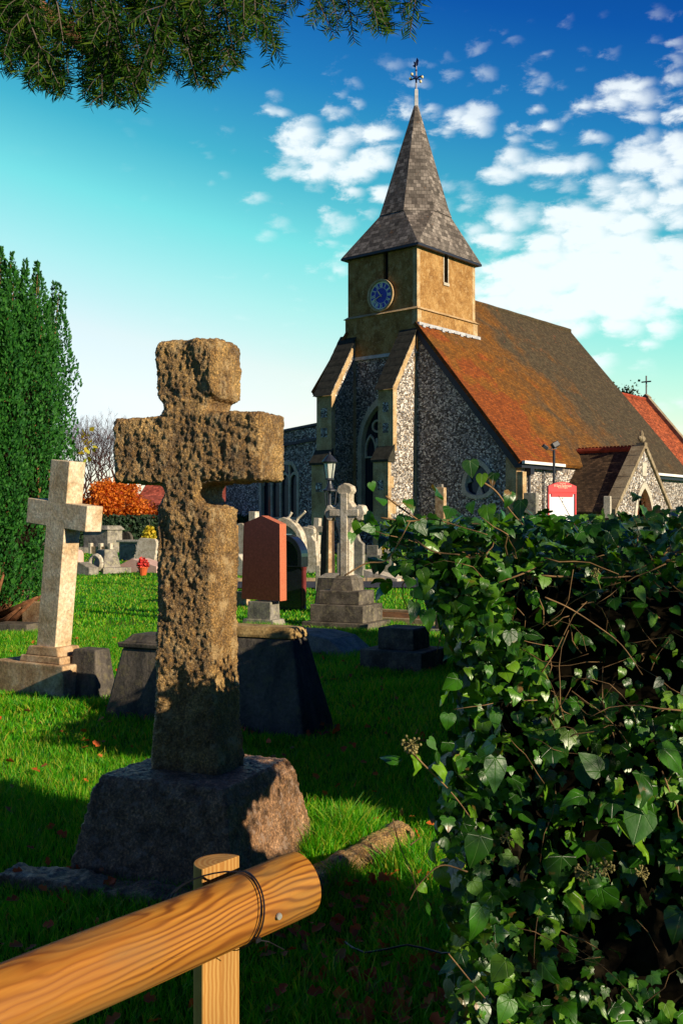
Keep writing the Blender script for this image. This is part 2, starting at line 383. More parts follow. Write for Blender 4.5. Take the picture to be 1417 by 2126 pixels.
mat_blueiron = plain('blue_iron', (.012, .02, .11), .4, .5)
mat_gold = plain('gilding', (.75, .62, .35), .5, .5, .2)
mat_white = plain('white_paint', (.8, .8, .78), .6, .3, 0, .08)
mat_clockblue = plain('blue_clock_paint', (.010, .03, .42), .4, .5)
mat_clockpale = plain('pale_clock_paint', (.85, .9, .72), .6, .3, 0, .15)
mat_void = plain('dark_louvre', (.012, .012, .012), .7, .2)
mat_red = plain('red_paint', (.62, .015, .015), .35, .5, 0, .12)
mat_paper = plain('white_notice', (.86, .87, .88), .6, .3, 0, .04)
mat_text = plain('cream_lettering', (.85, .72, .55), .6, .3, 0, .04)
mat_ink = plain('ink', (.05, .05, .05), .6, .3, 0, .04)
mat_glass, t_, b_ = mat('leaded_window_glass', .12, .5)
v_ = nd(t_, 'TexBrick', {'Vector': oc(t_), 'Scale': 1.0, 'Brick Width': .16, 'Row Height': .2, 'Mortar Size': .01, 'Color1': (.012, .016, .03, 1), 'Color2': (.03, .036, .05, 1), 'Mortar': (.06, .06, .06, 1)}); setc(t_, b_, v_.outputs[0])
mat_orangewood = plain('varnished_oak_door', (.30, .075, .015), .5, .4, 0, .5)
mat_lampglass, t_, b_ = mat('lantern_glass', .2, .5); setc(t_, b_, (.75, .78, .68)); b_.inputs['Transmission Weight'].default_value = .35
mat_asphalt = stone('asphalt', [(.035, .038, .05), (.06, .062, .075)], 3, 120, .4, .004, .85)
mat_earth = stone('leaf_litter', [(.06, .028, .01), (.16, .07, .02), (.28, .13, .04)], 8, 60, .9, .01, .95)
mat_kerb = stone('kerb_stone', [(.20, .15, .09), (.42, .32, .19)], 5, 60, .5, .006, .9)
mat_yew = leafmat('yew_needles', [(.006, .030, .004), (.012, .055, .005), (.03, .09, .006), (.08, .13, .008)], .7, .22, (1.6, 1.7, .4), .1)
mat_iyew = leafmat('columnar_yew_foliage', [(.008, .06, .008), (.02, .12, .014), (.045, .18, .018), (.010, .075, .02)], .6, .18, (1.6, 1.7, .6), .25)
mat_bark = plain('red_brown_bark', (.20, .085, .04), .85, .2, 0, .6, 12)
mat_barkgrey = plain('grey_brown_bark', (.11, .085, .07), .85, .2, 0, .4, 6)
mat_twigs = plain('winter_twigs', (.045, .022, .02), .9, .1, 0, .4, 3); mat_twigs2 = plain('reddish_twigs', (.08, .022, .014), .9, .1, 0, .4, 3)
mat_ivy = leafmat('glossy_ivy_leaf', [(.008, .040, .003), (.018, .085, .004), (.038, .15, .006), (.12, .25, .010)],   .36, .14, (2.2, 2.5, .5), .55, True)
mat_twig = plain('tan_ivy_stem', (.20, .115, .05), .7, .3, 0, .6, 20)
mat_core = plain('dark_core_fill', (.012, .009, .005), .95, .05, 0, .8, 30)  # near-black filler, added inside foliage to stop light leaking through
mat_orange = leafmat('orange_beech_leaf', [(.42, .085, .006), (.62, .16, .008), (.72, .25, .015), (.45, .05, .006)], .6, .3, (1.3, 1.1, .6))
mat_yellowl = leafmat('yellow_leaf', [(.55, .42, .02), (.7, .5, .03), (.25, .35, .03)], .6, .3, (1.2, 1.2, .5))
mat_brownl = leafmat('brown_leaf', [(.40, .06, .008), (.55, .14, .02), (.6, .08, .012), (.30, .13, .04)], .7, .25, (1.4, 1.2, .8))
mat_hedgel = leafmat('clipped_hedge_leaf', [(.006, .022, .008), (.012, .04, .012), (.02, .055, .012)], .7, .1)
mat_grass = leafmat('grass_blade', [(.016, .16, .003), (.045, .28, .004), (.09, .37, .005), (.20, .45, .010), (.46, .38, .05)], .5, .4, (1.5, 1.8, .5), .3)
mat_berry = plain('ivy_flower_bud', (.20, .17, .06), .6, .3, 0, .5, 60)
mat_terra = plain('terracotta', (.55, .10, .025), .8)
mat_heather = leafmat('red_heather', [(.5, .02, .02), (.65, .05, .03)], .7, 0)
mat_pinkfl = leafmat('pink_petals', [(.75, .45, .5), (.8, .7, .7), (.6, .15, .3)], .7, 0)
mat_cable = plain('black_plastic', (.008, .008, .012), .35, .5)
mat_steel = plain('galvanised_screw', (.5, .5, .48), .4, .5, .7)

# ground
m, t, b = mat('lawn_soil', .95, .1); c = oc(t)
a = nd(t, 'TexNoise', {'Vector': c, 'Scale': .35, 'Detail': 8.0, 'Roughness': .7}); f = nd(t, 'TexNoise', {'Vector': c, 'Scale': 14.0, 'Detail': 6.0, 'Roughness': .8})
col = ramp(t, fac(a), [(.35, (.012, .11, .003)), (.5, (.02, .15, .004)), (.60, (.09, .17, .010)), (.68, (.16, .12, .02))])
col = mixc(t, .8, col, ramp(t, fac(f), [(.3, .45), (.7, 1.5)]), 'MULTIPLY'); setc(t, b, col); bump(t, b, fac(f), .9, .06); mat_lawn = m
# wood
m, t, b = mat('pine_pole', .65, .2)
c = oc(t, (1.1, 9, 9)); nz = nd(t, 'TexNoise', {'Vector': oc(t, (1.6, 5, 5)), 'Scale': 1.5, 'Detail': 3.0, 'Roughness': .45, 'Distortion': .3})
sx = nd(t, 'SeparateXYZ', {0: oc(t)}).outputs
ph = mth(t, 'ADD', mth(t, 'MULTIPLY', sx[2], 520.0), mth(t, 'ADD', mth(t, 'MULTIPLY', sx[1], 200.0), mth(t, 'MULTIPLY', fac(nz), 66.0)))
w = mth(t, 'MULTIPLY', mth(t, 'ADD', mth(t, 'SINE', ph), 1.0), .5)
fn = nd(t, 'TexNoise', {'Vector': oc(t, (6, 120, 120)), 'Scale': 1.0, 'Detail': 4.0})
nw = nd(t, 'TexNoise', {'Vector': oc(t, (.9, 3, 3)), 'Scale': 2.2, 'Detail': 2.0}); w = mth(t, 'MULTIPLY', w, ramp(t, fac(nw), [(.36, .55), (.6, 1.)]))
col = ramp(t, w, [(.0, (.38, .165, .022)), (.55, (.33, .13, .016)), (.85, (.20, .070, .009)), (1., (.14, .044, .006))])
col = mixc(t, .6, col, ramp(t, fac(fn), [(.3, .7), (.7, 1.25)]), 'MULTIPLY')
rd = nd(t, 'TexNoise', {'Vector': oc(t, (2, 6, 6)), 'Scale': 1.3, 'Detail': 3.0}); col = mixc(t, ramp(t, fac(rd), [(.48, 0.), (.65, .45)]), col, (.25, .085, .015))
kn = nd(t, 'TexNoise', {'Vector': oc(t, (2.5, 14, 14)), 'Scale': 2.0, 'Detail': 7.0, 'Roughness': .8}); col = mixc(t, ramp(t, fac(kn), [(.60, 0.), (.68, .6)]), col, (.12, .05, .012))
ck = nd(t, 'TexNoise', {'Vector': oc(t, (1.2, 26, 26)), 'Scale': 1.7, 'Detail': 2.0}); ckm = ramp(t, fac(ck), [(.497, 0.), (.5, 1.), (.503, 0.)]); ck2 = nd(t, 'TexNoise', {'Vector': oc(t), 'Scale': 4.0}); ckm = mth(t, 'MULTIPLY', ckm, ramp(t, fac(ck2), [(.55, 0.), (.6, 1.)]))
col = mixc(t, ckm, col, (.03, .012, .004)); gy = nd(t, 'TexNoise', {'Vector': oc(t, (1, 3, 3)), 'Scale': 5.0, 'Detail': 6.0}); col = mixc(t, ramp(t, fac(gy), [(.5, 0.), (.72, .45)]), col, (.20, .13, .05))
setc(t, b, col); bump(t, b, mth(t, 'ADD', w, fac(fn)), .25, .002); mat_pine = m
m, t, b = mat('sawn_pine_post', .65, .3); g = nd(t, 'TexWave', {'Vector': oc(t), 'Scale': 30.0, 'Distortion': 3.0, 'Detail': 2.0, 'Detail Scale': .6}, wave_type='RINGS', rings_direction='Z')
col = ramp(t, fac(g), [(0., (.42, .24, .07)), (.6, (.36, .18, .045)), (1., (.31, .14, .03))])
gn = nd(t, 'TexNoise', {'Vector': oc(t, (8, 8, 1)), 'Scale': 3.0, 'Detail': 5.0}); col = mixc(t, .7, col, ramp(t, fac(gn), [(.3, .7), (.7, 1.3)]), 'MULTIPLY')
setc(t, b, col); mat_post = m

# ------------------------------------------------------------------ ground, path
xs = np.concatenate([np.linspace(-300, -20, 12), np.linspace(-14, 20, 60), np.linspace(26, 320, 12)])
ys = np.concatenate([np.linspace(-12, 40, 100), np.linspace(45, 120, 20), np.linspace(150, 900, 10)])
V = [(x, y, gz(x, y) + (.02 * mnoise.noise(Vector((x * .8, y * .8, 0))) if -14 < x < 20 and y < 24 else 0) - .012) for y in ys for x in xs]
nx = len(xs); Fq = [(j * nx + i, j * nx + i + 1, (j + 1) * nx + i + 1, (j + 1) * nx + i) for j in range(len(ys) - 1) for i in range(nx - 1)]
g = np_mesh('ground', V, Fq, mat_lawn, smooth=True); tag(g, 'short green churchyard lawn', kind='structure')
tb = TB(); pc = [(-2.9, 25.6), (0, 25.7), (4, 25.9), (9, 27), (16, 30)]
for i in range(len(pc) - 1):
    (x0, y0), (x1, y1) = pc[i], pc[i + 1]
    tb.add([(x0, y0 - 1.2, .02), (x1, y1 - 1.2, .02), (x1, y1 + 1.3, .035), (x0, y0 + 1.3, .035)], [(0, 1, 2, 3)])
p = build('path', tb, mat_asphalt); tag(p, 'dark asphalt path between the graves', kind='structure')
tb = TB()
for i in range(len(pc) - 1):
    (x0, y0), (x1, y1) = pc[i], pc[i + 1]; n = 6
    for k in range(n):
        a, b2 = k / n, (k + .94) / n
        xa, ya, xb, yb = x0 + (x1 - x0) * a, y0 + (y1 - y0) * a + 1.32, x0 + (x1 - x0) * b2, y0 + (y1 - y0) * b2 + 1.32
        tb.add([(xa, ya, -.05), (xb, yb, -.05), (xb, yb + .12, -.05), (xa, ya + .12, -.05), (xa, ya, .12), (xb, yb, .12), (xb, yb + .12, .12), (xa, ya + .12, .12)], [(3, 2, 1, 0), (4, 5, 6, 7), (0, 1, 5, 4), (1, 2, 6, 5), (2, 3, 7, 6), (3, 0, 4, 7)])
p = build('path_kerb', tb, mat_kerb); tag(p, 'pale stone kerb along the far side of the path', kind='structure')

# ------------------------------------------------------------------ church (local x = east along the nave, y = north, z up)
CA = math.atan2(.763, .6465)
church = thing('church', 'flint church with rendered tower, shingled broach spire, blue clock and mossy tiled roof', 'church', (3.35, 46, 0), CA)
VR, ZR, SL = 2.0, 12.95, 1.2
EU = 17.8
def zr(v): return ZR - SL * abs(v - VR)
def arch(w, zs, zt, n=8, x0=0):
    """pointed arch outline (x,z) above spring line zs to apex zt"""
    h = zt - zs; a = w / 2; r = (a * a + h * h) / (2 * a)
    pts = []
    th = math.asin(min(1, h / r))
    for i in range(n + 1):
        t_ = th * i / n; pts.append((x0 + a - r + r * math.cos(t_), zs + r * math.sin(t_)))
    return pts + [(2 * x0 - x, z) for x, z in pts[-2::-1]]
def arch_full(w, z0, zs, zt, x0=0, n=8): return [(x0 + w / 2, z0)] + arch(w, zs, zt, n, x0) + [(x0 - w / 2, z0)]
def ring(tb, outer, inner, a0, a1, axis):
    """frame between two outlines with the same number of points"""
    n = len(outer)
    def m(p, a): return {'y': (p[0], a, p[1]), 'x': (a, p[0], p[1])}[axis]
    vs = [m(p, a0) for p in outer] + [m(p, a0) for p in inner] + [m(p, a1) for p in outer] + [m(p, a1) for p in inner]
    fs = []
    for i in range(n):
        j = (i + 1) % n
        fs += [(i, j, n + j, n + i), (2 * n + i, 3 * n + i, 3 * n + j, 2 * n + j), (i, 2 * n + i, 2 * n + j, j), (n + i, n + j, 3 * n + j, 3 * n + i)]
    return tb.add(vs, fs)
# nave body
tb = TB().prism([(-5.05, -.4), (-5.05, zr(-5.05) - .2), (-.0, zr(0) - .2), (-.0, 9.3), (4.0, 9.3), (4.0, zr(4.0) - .2), (5.95, zr(5.95) - .2), (5.95, -.4)], 0, EU, 'x')
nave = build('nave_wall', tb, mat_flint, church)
wo = arch_full(2.6, 2.0, 5.2, 7.3, 2.0)
cut(nave, TB().prism(wo, -.5, .55, 'x'))
def trefoil(w, z0, z1, x0):
    zm = z0 + (z1 - z0) * .30; pts = []
    a = arch(w, zm, z1, 7, x0); pts += a
    n = 7
    for i in range(1, n): # bulging foot
        t_ = math.pi * i / n; pts.append((x0 - w / 2 * math.cos(t_), zm - (zm - z0) * math.sin(t_) ** .8))
    return pts
to = trefoil(1.5, 2.66, 4.22, -3.2)
cut(nave, TB().prism(to, -.5, .35, 'x'))
# west window with tracery
win = build('west_window', ring(TB(), arch_full(2.75, 1.95, 5.15, 7.42, 2.0), arch_full(2.3, 2.1, 5.2, 7.08, 2.0), -.05, .25, 'x'), mat_palestone, church)
tb = TB()
for x in (1.62, 2.38): tb.box(.12, .24, x - .055, x + .055, 2.05, 5.5)
for x, w in ((1.24, .66), (2.0, .7), (2.76, .66)): ring(tb, arch_full(w, 4.6, 5.0, 5.7, x, 5), arch_full(w - .16, 4.68, 5.0, 5.58, x, 5), .13, .23, 'x')
for cx_, cz_, r_ in ((1.62, 6.05, .30), (2.38, 6.05, .30), (2.0, 6.6, .28)):
    o_ = [(cx_ + r_ * math.cos(a), cz_ + r_ * math.sin(a)) for a in np.linspace(0, 2 * math.pi, 13)[:-1]]; i_ = [(cx_ + (r_ - .08) * math.cos(a), cz_ + (r_ - .08) * math.sin(a)) for a in np.linspace(0, 2 * math.pi, 13)[:-1]]
    ring(tb, o_, i_, .13, .23, 'x')
build('tracery', tb, mat_palestone, win)
build('pane', TB().prism(arch_full(2.5, 2.05, 5.2, 7.2, 2.0), .27, .30, 'x'), mat_glass, win)
# small aisle window
def scale_out(p, k, c): return [(c[0] + (x - c[0]) * k, c[1] + (z - c[1]) * k) for x, z in p]
tc_ = (-3.2, 3.3)
w2 = build('gable_window', ring(TB(), scale_out(to, 1.1, tc_), scale_out(to, .84, tc_), -.06, .16, 'x'), mat_palestone, church)
tb = TB()
for (a, b2) in (((-3.2, 2.75), (-3.2, 3.15)),): tb.prism([(-3.38, 2.78), (-3.02, 2.78), (-3.2, 3.2)], .1, .2, 'x')
tb.prism([(-3.9, 3.25), (-3.62, 3.35), (-3.72, 3.6)], .1, .2, 'x'); tb.prism([(-2.5, 3.25), (-2.78, 3.35), (-2.68, 3.6)], .1, .2, 'x')
build('tracery', tb, mat_palestone, w2)
build('pane', TB().prism(scale_out(to, .98, tc_), .21, .24, 'x'), mat_glass, w2)
# roofs
def slab(tb, v0, z0, v1, z1, u0, u1, th):
    dv, dz = v1 - v0, z1 - z0; L = math.hypot(dv, dz); nv, nz = -dz / L * th, dv / L * th
    if nz > 0: nv, nz = -nv, -nz
    return tb.prism([(v0, z0), (v1, z1), (v1 + nv, z1 + nz), (v0 + nv, z0 + nz)], u0, u1, 'x')
roof = TB(); slab(roof, VR, ZR, -5.35, zr(-5.35), 2.0, EU + .14, .16); slab(roof, -.02, zr(-.02), -5.35, zr(-5.35), -.14, 1.999, .16)
slab(roof, VR, ZR + .004, 6.2, zr(6.2), 2.0, EU + .14, .16); slab(roof, 4.0, zr(4.0) + .004, 6.2, zr(6.2), -.14, 1.999, .16)
nroof = build('nave_roof', roof, mat_rooft, church, uv=True)
tb = TB().tube([(u, VR, ZR + .0 + .006 * math.sin(u * 3)) for u in np.linspace(4.3, EU + .15, 40)], .11, 8); build('ridge_tiles', tb, mat_rooft, nroof, uv=True)
vb = TB()
slab(vb, -.1, zr(-.1) - .17, -5.3, zr(-5.3) - .17, -.10, .02, .30)
slab(vb, 4.1, zr(4.1) - .17, 6.15, zr(6.15) - .17, -.10, .02, .25)
build_each('verge_board', vb, mat_iron, nroof)
# tower
TU, TV = 4.68, 3.99
tb = TB().box(0, TU, 0, TV, 11.13, 14.15); tower = build('tower_wall', tb, mat_plaster, church, uv=True)
cut(tower, TB().box(-.3, .25, 1.62, 1.90, 12.2, 14.05)); cut(tower, TB().box(2.1, 2.40, -.3, .25, 12.65, 14.05))
tb = TB().box(-.09, TU + .09, -.09, TV + .09, 9.2, 11.10); build('tower_base', tb, mat_plaster, church)
tb = TB()
for z in (11.10,): tb.frus((TU / 2, TV / 2), (TU + .34, TV + .34), (TU + .02, TV + .02), z, z + .13)
build('string_course', tb, mat_quoin, church)
tb = TB().box(-.006, .22, -.006, .22, 11.24, 14.12); tb.box(TU - .22, TU + .006, -.006, .2, 11.24, 14.12); tb.box(TU - .3, TU + .096, -.096, .2, 10.3, 11.08); tb.box(-.096, .2, -.096, .2, 10.45, 11.08)
build_each('quoin', tb, mat_quoin, church)
tb = TB().box(-.13, -.05, -.05, TV + .05, 9.13, 9.28); tb.box(-.1, TU + .2, -.2, -.08, 10.36, 10.5)
for i in range(9): tb.box(.1 + i * .5, .3 + i * .5 , -.26, -.19, 10.28 + (i % 3) * .03, 10.40)
build_each('lead_flashing', tb, mat_lead, church)
for (bx, nm) in (((.18, .22, 1.63, 1.89, 12.2, 14.04), 'louvre'), ((2.11, 2.39, .18, .22, 12.65, 14.04), 'louvre')):
    tb = TB().box(*bx); o = build(nm, tb, mat_void, church)
tb = TB().box(2.02, 2.48, -.05, .02, 12.52, 12.65); tb.box(2.04, 2.1, -.012, .01, 12.66, 14.05); tb.box(2.40, 2.46, -.012, .01, 12.66, 14.05)
build_each('louvre_surround', tb, mat_palestone, church)
# spire: square skirt to octagon to apex
cu, cvv, r_, q_ = 2.42, 1.97, 1.66, .66
ez, oz = 14.0, 15.95; ov = .22
oct_ = [(cu - r_, cvv - q_), (cu - q_, cvv - r_), (cu + q_, cvv - r_), (cu + r_, cvv - q_), (cu + r_, cvv + q_), (cu + q_, cvv + r_), (cu - q_, cvv + r_), (cu - r_, cvv + q_)]
apx, az_ = (2.58, 1.93), 21.4
def lerp(a, b, t): return a + (b - a) * t
tb = TB()
sq = [(-ov, -ov), (TU + ov, -ov), (TU + ov, TV + ov), (-ov, TV + ov)]
base = [(x, y, ez) for x, y in sq]; ol = [(x, y, oz) for x, y in oct_]
tb.add(base + ol, [(0, 4, 5), (1, 6, 7), (2, 8, 9), (3, 10, 11), (0, 5, 6, 1), (1, 7, 8, 2), (2, 9, 10, 3), (3, 11, 4, 0), (3, 2, 1, 0)])
build('spire_skirt', tb, mat_shingle, church, uv=True)
tb = TB(); lv = []
for zt_, k in ((0, 1.03), (.08, .93), (1, .062)):
    lv.append([(lerp(x, apx[0], 1 - k) if k < 1 else cu + (x - cu) * k, lerp(y, apx[1], 1 - k) if k < 1 else cvv + (y - cvv) * k, lerp(oz, az_, zt_) - (.03 if zt_ == 0 else 0)) for x, y in oct_])
tb.add([p for l in lv for p in l], [(j * 8 + i, j * 8 + (i + 1) % 8, j * 8 + 8 + (i + 1) % 8, j * 8 + 8 + i) for j in range(2) for i in range(8)] + [tuple(range(16, 24))])
build('spire', tb, mat_shingle, church, uv=True)
tb = TB().box(-ov - .02, TU + ov + .02, -ov - .02, TV + ov + .02, ez - .12, ez - .02); build('eaves_board', tb, mat_iron, church)
tb = TB().lathe([(.15, az_ - .45), (.12, az_ - .1), (.11, az_ + .75), (.08, az_ + .8)], 4, apx); build('lead_cap', tb, mat_lead, church)
wv = build('weather_vane', TB().tube([(*apx, az_ + .7), (*apx, az_ + 2.15)], [.05, .03], 6), mat_blueiron, church)
zc = az_ + 1.35
tb = TB().tube([(apx[0] - .35, apx[1], zc), (apx[0] + .35, apx[1], zc)], .035, 6); tb.tube([(apx[0], apx[1] - .35, zc), (apx[0], apx[1] + .35, zc)], .035, 6)
tb.ball((*apx, zc), .10); tb.ball((*apx, zc + .35), .06); build('compass_arms', tb, mat_blueiron, wv)
tb = TB()
for d in ((-.35, 0), (.35, 0), (0, -.35), (0, .35)): tb.ball((apx[0] + d[0], apx[1] + d[1], zc + (.06 if d[0] < 0 or d[1] > 0 else -.06)), .07)
build_each('compass_letter', tb, mat_gold, wv)
tb = TB().prism([(-.10, 0), (.05, -.1), (.22, .02), (.1, .05), (.14, .22), (.02, .14), (-.05, .34), (-.14, .2)], -.02, .02, 'x')
tb.v = [(x + apx[0], y + apx[1], z + az_ + 1.95) for x, y, z in tb.v]; build('cockerel', tb, mat_blueiron, wv)
# clock on the west face
cz, cy = 11.97, 1.985
def disc(tb, c, r0, r1, a0, a1, n=40):
    o_ = [(c[0] + r1 * math.cos(a), c[1] + r1 * math.sin(a)) for a in np.linspace(0, 2 * math.pi, n + 1)[:-1]]
    if r0 <= 0: return tb.prism(o_, a0, a1, 'x')
    i_ = [(c[0] + r0 * math.cos(a), c[1] + r0 * math.sin(a)) for a in np.linspace(0, 2 * math.pi, n + 1)[:-1]]
    return ring(tb, o_, i_, a0, a1, 'x')
clock = build('clock', disc(TB(), (cy, cz), .0, .64, -.05, .0), mat_clockblue, church)
build('surround', disc(TB(), (cy, cz), .645, .74, -.14, .0), mat_quoin, clock)
build('minute_ring', disc(TB(), (cy, cz), .578, .638, -.058, -.052), mat_clockpale, clock)
tb = TB(); disc(tb, (cy, cz), .345, .365, -.057, -.053)
NUM = ['XII', 'I', 'II', 'III', 'IV', 'V', 'VI', 'VII', 'VIII', 'IX', 'X', 'XI']
def stroke(tb, x0, z0, x1, z1, w, T):
    L = math.hypot(x1 - x0, z1 - z0); nx_, nz_ = -(z1 - z0) / L * w / 2, (x1 - x0) / L * w / 2
    tb.prism([T(x0 + nx_, z0 + nz_), T(x1 + nx_, z1 + nz_), T(x1 - nx_, z1 - nz_), T(x0 - nx_, z0 - nz_)], -.060, -.054, 'x')
for h, s_ in enumerate(NUM):
    th = 2 * math.pi * h / 12
    def T(x, z, th=th):  # x to the viewer's right on the west face is -v
        rx = x * math.cos(th) + z * math.sin(th); rz_ = -x * math.sin(th) + z * math.cos(th)
        return (cy - rx, cz + rz_)
    wid = {'I': .045, 'V': .09, 'X': .09}; W = sum(wid[ch] for ch in s_); x = -W / 2
    for ch in s_:
        w_ = wid[ch]; xa, xb, xm = x + .008, x + w_ - .008, x + w_ / 2
        if ch == 'I': stroke(tb, xm, .38, xm, .565, .036, T)
        if ch == 'V': stroke(tb, xa, .565, xm, .38, .028, T); stroke(tb, xb, .565, xm, .38, .018, T)
        if ch == 'X': stroke(tb, xa, .565, xb, .38, .028, T); stroke(tb, xb, .565, xa, .38, .018, T)
        x += w_
build('numerals', tb, mat_clockpale, clock)
def hand(ang, L, w):
    tb = TB(); th = R(ang)
    def T(x, z): return (cy - (x * math.cos(th) + z * math.sin(th)), cz + (-x * math.sin(th) + z * math.cos(th)))
    tb.prism([T(-w * .5, -.08), T(w * .5, -.08), T(w, L * .6), T(0, L), T(-w, L * .6)], -.085, -.068, 'x'); return tb
build('hour_hand', hand(322, .34, .035), mat_gold, clock); build('minute_hand', hand(246, .52, .02), mat_gold, clock)
# diagonal-set buttresses
def buttress(v0, v1):
    P1 = [(0.05, -.4), (-2.1, -.4), (-2.1, 4.25), (-1.75, 4.85), (-1.75, 7.5), (0.05, 10.25)]
    def pr(tb, pts, a0, a1):
        n = len(pts); vs = [(p[0], a0, p[1]) for p in pts] + [(p[0], a1, p[1]) for p in pts]
        return tb.add(vs, [tuple(range(n)), tuple(range(2 * n - 1, n - 1, -1))] + [(i, i + n, (i + 1) % n + n, (i + 1) % n) for i in range(n)])
    bt = build('buttress', pr(TB(), P1, v0, v1), mat_flint2, church)
    e = .012; tb = TB()
    for (a0, a1) in ((v0 - e, v1 + e),):
        pr(tb, [(-1.9, -.4), (-2.1 - e, -.4), (-2.1 - e, 4.26), (-1.9, 4.26)], a0, a1)
        pr(tb, [(-1.5, 4.7), (-1.75 - e, 4.7), (-1.75 - e, 7.42), (-1.5, 7.6)], a0, a1)
        pr(tb, [(-1.80, 7.36), (0.0, 10.18), (0.0, 9.75), (-1.5, 7.4)], a0 + .002, a1 - .002)
        pr(tb, [(-.22, -.4), (-.004, -.4), (-.004, 9.3), (-.22, 8.9)], a0 + .004, a1 - .004)
    k = 0
    for z in (-.2, .9, 2.0, 3.1): k += 1; pr(tb, [(-1.95, z), (-1.55 if k % 2 else -1.7, z), (-1.55 if k % 2 else -1.7, z + .5), (-1.95, z + .5)], v0 - .009, v1 + .009)
    build('dressed_edge', tb, mat_quoin, bt)
    tb = TB()
    for i, z in enumerate((1.2, 3.0, 5.5, 6.4)):
        x = -2.1 if z < 4.2 else -1.75
        tb.box(x - e - .006, x + .05, v0 + .25, v1 - .25, z, z + .42)
    build_each('flint_inset', tb, mat_flint, bt)
    tb = TB(); n = 8  # stone slabs stepping down the slope
    for i in range(n):
        a, b2 = i / n, (i + 1.12) / n
        x0, z0, x1, z1 = lerp(-1.92, .0, a), lerp(7.30, 10.28, a), lerp(-1.92, .0, min(1, b2)), lerp(7.30, 10.28, min(1, b2))
        pr(tb, [(x0 - .03, z0 + .06), (x0 + .03, z0 + .17), (x1 + .01, z1 + .10), (x1 - .03, z1 + .0)], v0 - .09, v1 + .09)
    pr(tb, [(-2.2, 4.22), (-2.2, 4.32), (-1.72, 4.98), (-1.72, 4.22)], v0 - .09, v1 + .09)
    build_each('weathering_slab', tb, mat_slabtile, bt)
buttress(0.0, .80); buttress(3.5, 4.38)
# south-west corner dressing and small buttress
tb = TB().box(-.02, .35, -5.07, -4.55, -.3, 4.3); tb.box(.0, .30, -5.35, -5.05, -.3, 3.7); build_each('quoin', tb, mat_quoin, church)
sw = TB().box(.36, EU - .02, -5.075, -5.04, -.3, 4.35); build('south_wall_facing', sw, mat_flint2, church)  # thin overlay giving the south wall the sunlit flint copy
tb = TB().box(-.1, 3.35, -5.52, -5.38, 4.02, 4.14); tb.box(8.4, EU + .1, -5.52, -5.38, 4.02, 4.14); build_each('gutter', tb, mat_white, church)
tb = TB().box(-.1, 3.35, -5.37, -5.08, 3.86, 4.0); tb.box(8.4, EU, -5.37, -5.08, 3.86, 4.0); build_each('soffit', tb, mat_iron, church)
tb = TB().tube([(.75, -5.22, 3.95), (.75, -5.22, 0)], .07, 8); tb.box(.6, .9, -5.38, -5.1, 3.6, 3.9); build('downpipe', tb, mat_iron, church)
tb = TB().tube([(2.1, -5.16, 3.95), (2.1, -5.16, 0)], .04, 6); tb.tube([(9.3, -5.16, 3.95), (9.3, -5.16, 0)], .04, 6); build_each('downpipe', tb, mat_iron, church)
tb = TB().box(9.0, 9.3, -5.12, -5.04, -.3, 3.8); build('pilaster_strip', tb, mat_quoin, church)
# north aisle
tb = TB().prism([(5.9, -.3), (5.9, 6.33), (12.6, 5.75), (12.6, -.3)], .30, 12, 'x'); aisle = build('aisle_wall', tb, mat_flint, church)
def four(w, z0, zs, zt, x0): return [(x0 + w / 2, z0), (x0 + w / 2, zs), (x0 + w * .36, zt - .12), (x0, zt), (x0 - w * .36, zt - .12), (x0 - w / 2, zs), (x0 - w / 2, z0)]
cut(aisle, TB().prism(four(2.7, 1.8, 4.0, 4.7, 8.74), .0, .75, 'x'))
tb = TB().prism([(5.9, 6.35), (5.9, 6.47), (12.7, 5.89), (12.7, 5.77)], .2, .9, 'x'); tb.prism([(5.9, 5.62), (5.9, 5.76), (12.65, 5.2), (12.65, 5.06)], .2, .34, 'x'); build_each('parapet_coping', tb, mat_iron, church)
aw = build('aisle_window', ring(TB(), four(2.75, 1.75, 4.03, 4.76, 8.74), four(2.45, 1.9, 3.95, 4.58, 8.74), .26, .5, 'x'), mat_palestone, church)
tb = TB()
for i in (-1, 0, 1): tb.box(.38, .5, 8.74 + i * .615 - .05, 8.74 + i * .615 + .05, 1.85, 4.5)
for i in range(4):
    x = 8.74 + (i - 1.5) * .615; ring(tb, arch_full(.6, 3.5, 3.75, 4.15, x, 4), arch_full(.46, 3.5, 3.72, 4.02, x, 4), .39, .48, 'x')
build('tracery', tb, mat_palestone, aw); build('pane', TB().prism(four(2.6, 1.82, 4.0, 4.65, 8.74), .52, .55, 'x'), mat_glass, aw)
# porch
PU, PV0, PW = 6.0, -7.9, 2.7
def gp(h0, w_, apex): return [(PU - w_, -.3), (PU - w_, h0), (PU, apex), (PU + w_, h0), (PU + w_, -.3)]
tb = TB().prism([(p[0], p[1]) for p in gp(2.2, PW, 4.85)], PV0, PV0 + .4, 'y'); pg = build('porch_gable', tb, mat_flint2, church)
cut(pg, TB().prism(arch_full(1.7, -.5, 1.7, 3.2, PU), PV0 - .3, PV0 + .8, 'y'))
tb = TB().box(PU - PW + .02, PU - PW + .35, PV0 + .41, -5.1, -.3, 2.1); tb.box(PU + PW - .35, PU + PW - .02, PV0 + .41, -5.1, -.3, 2.1); build_each('porch_wall', tb, mat_flint2, church)
tb = TB()
for s_ in (-1, 1):
    a = (PU, 4.82); b2 = (PU + s_ * (PW + .25), 2.05)
    L = math.hypot(b2[0] - a[0], b2[1] - a[1]); nx_, nz_ = (b2[1] - a[1]) / L * .12 * s_, -abs(b2[0] - a[0]) / L * .12
    tb.prism([a, b2, (b2[0] + nx_, b2[1] + nz_), (a[0] + nx_ * 0, a[1] - .17)], PV0 + .36, -4.6, 'y')
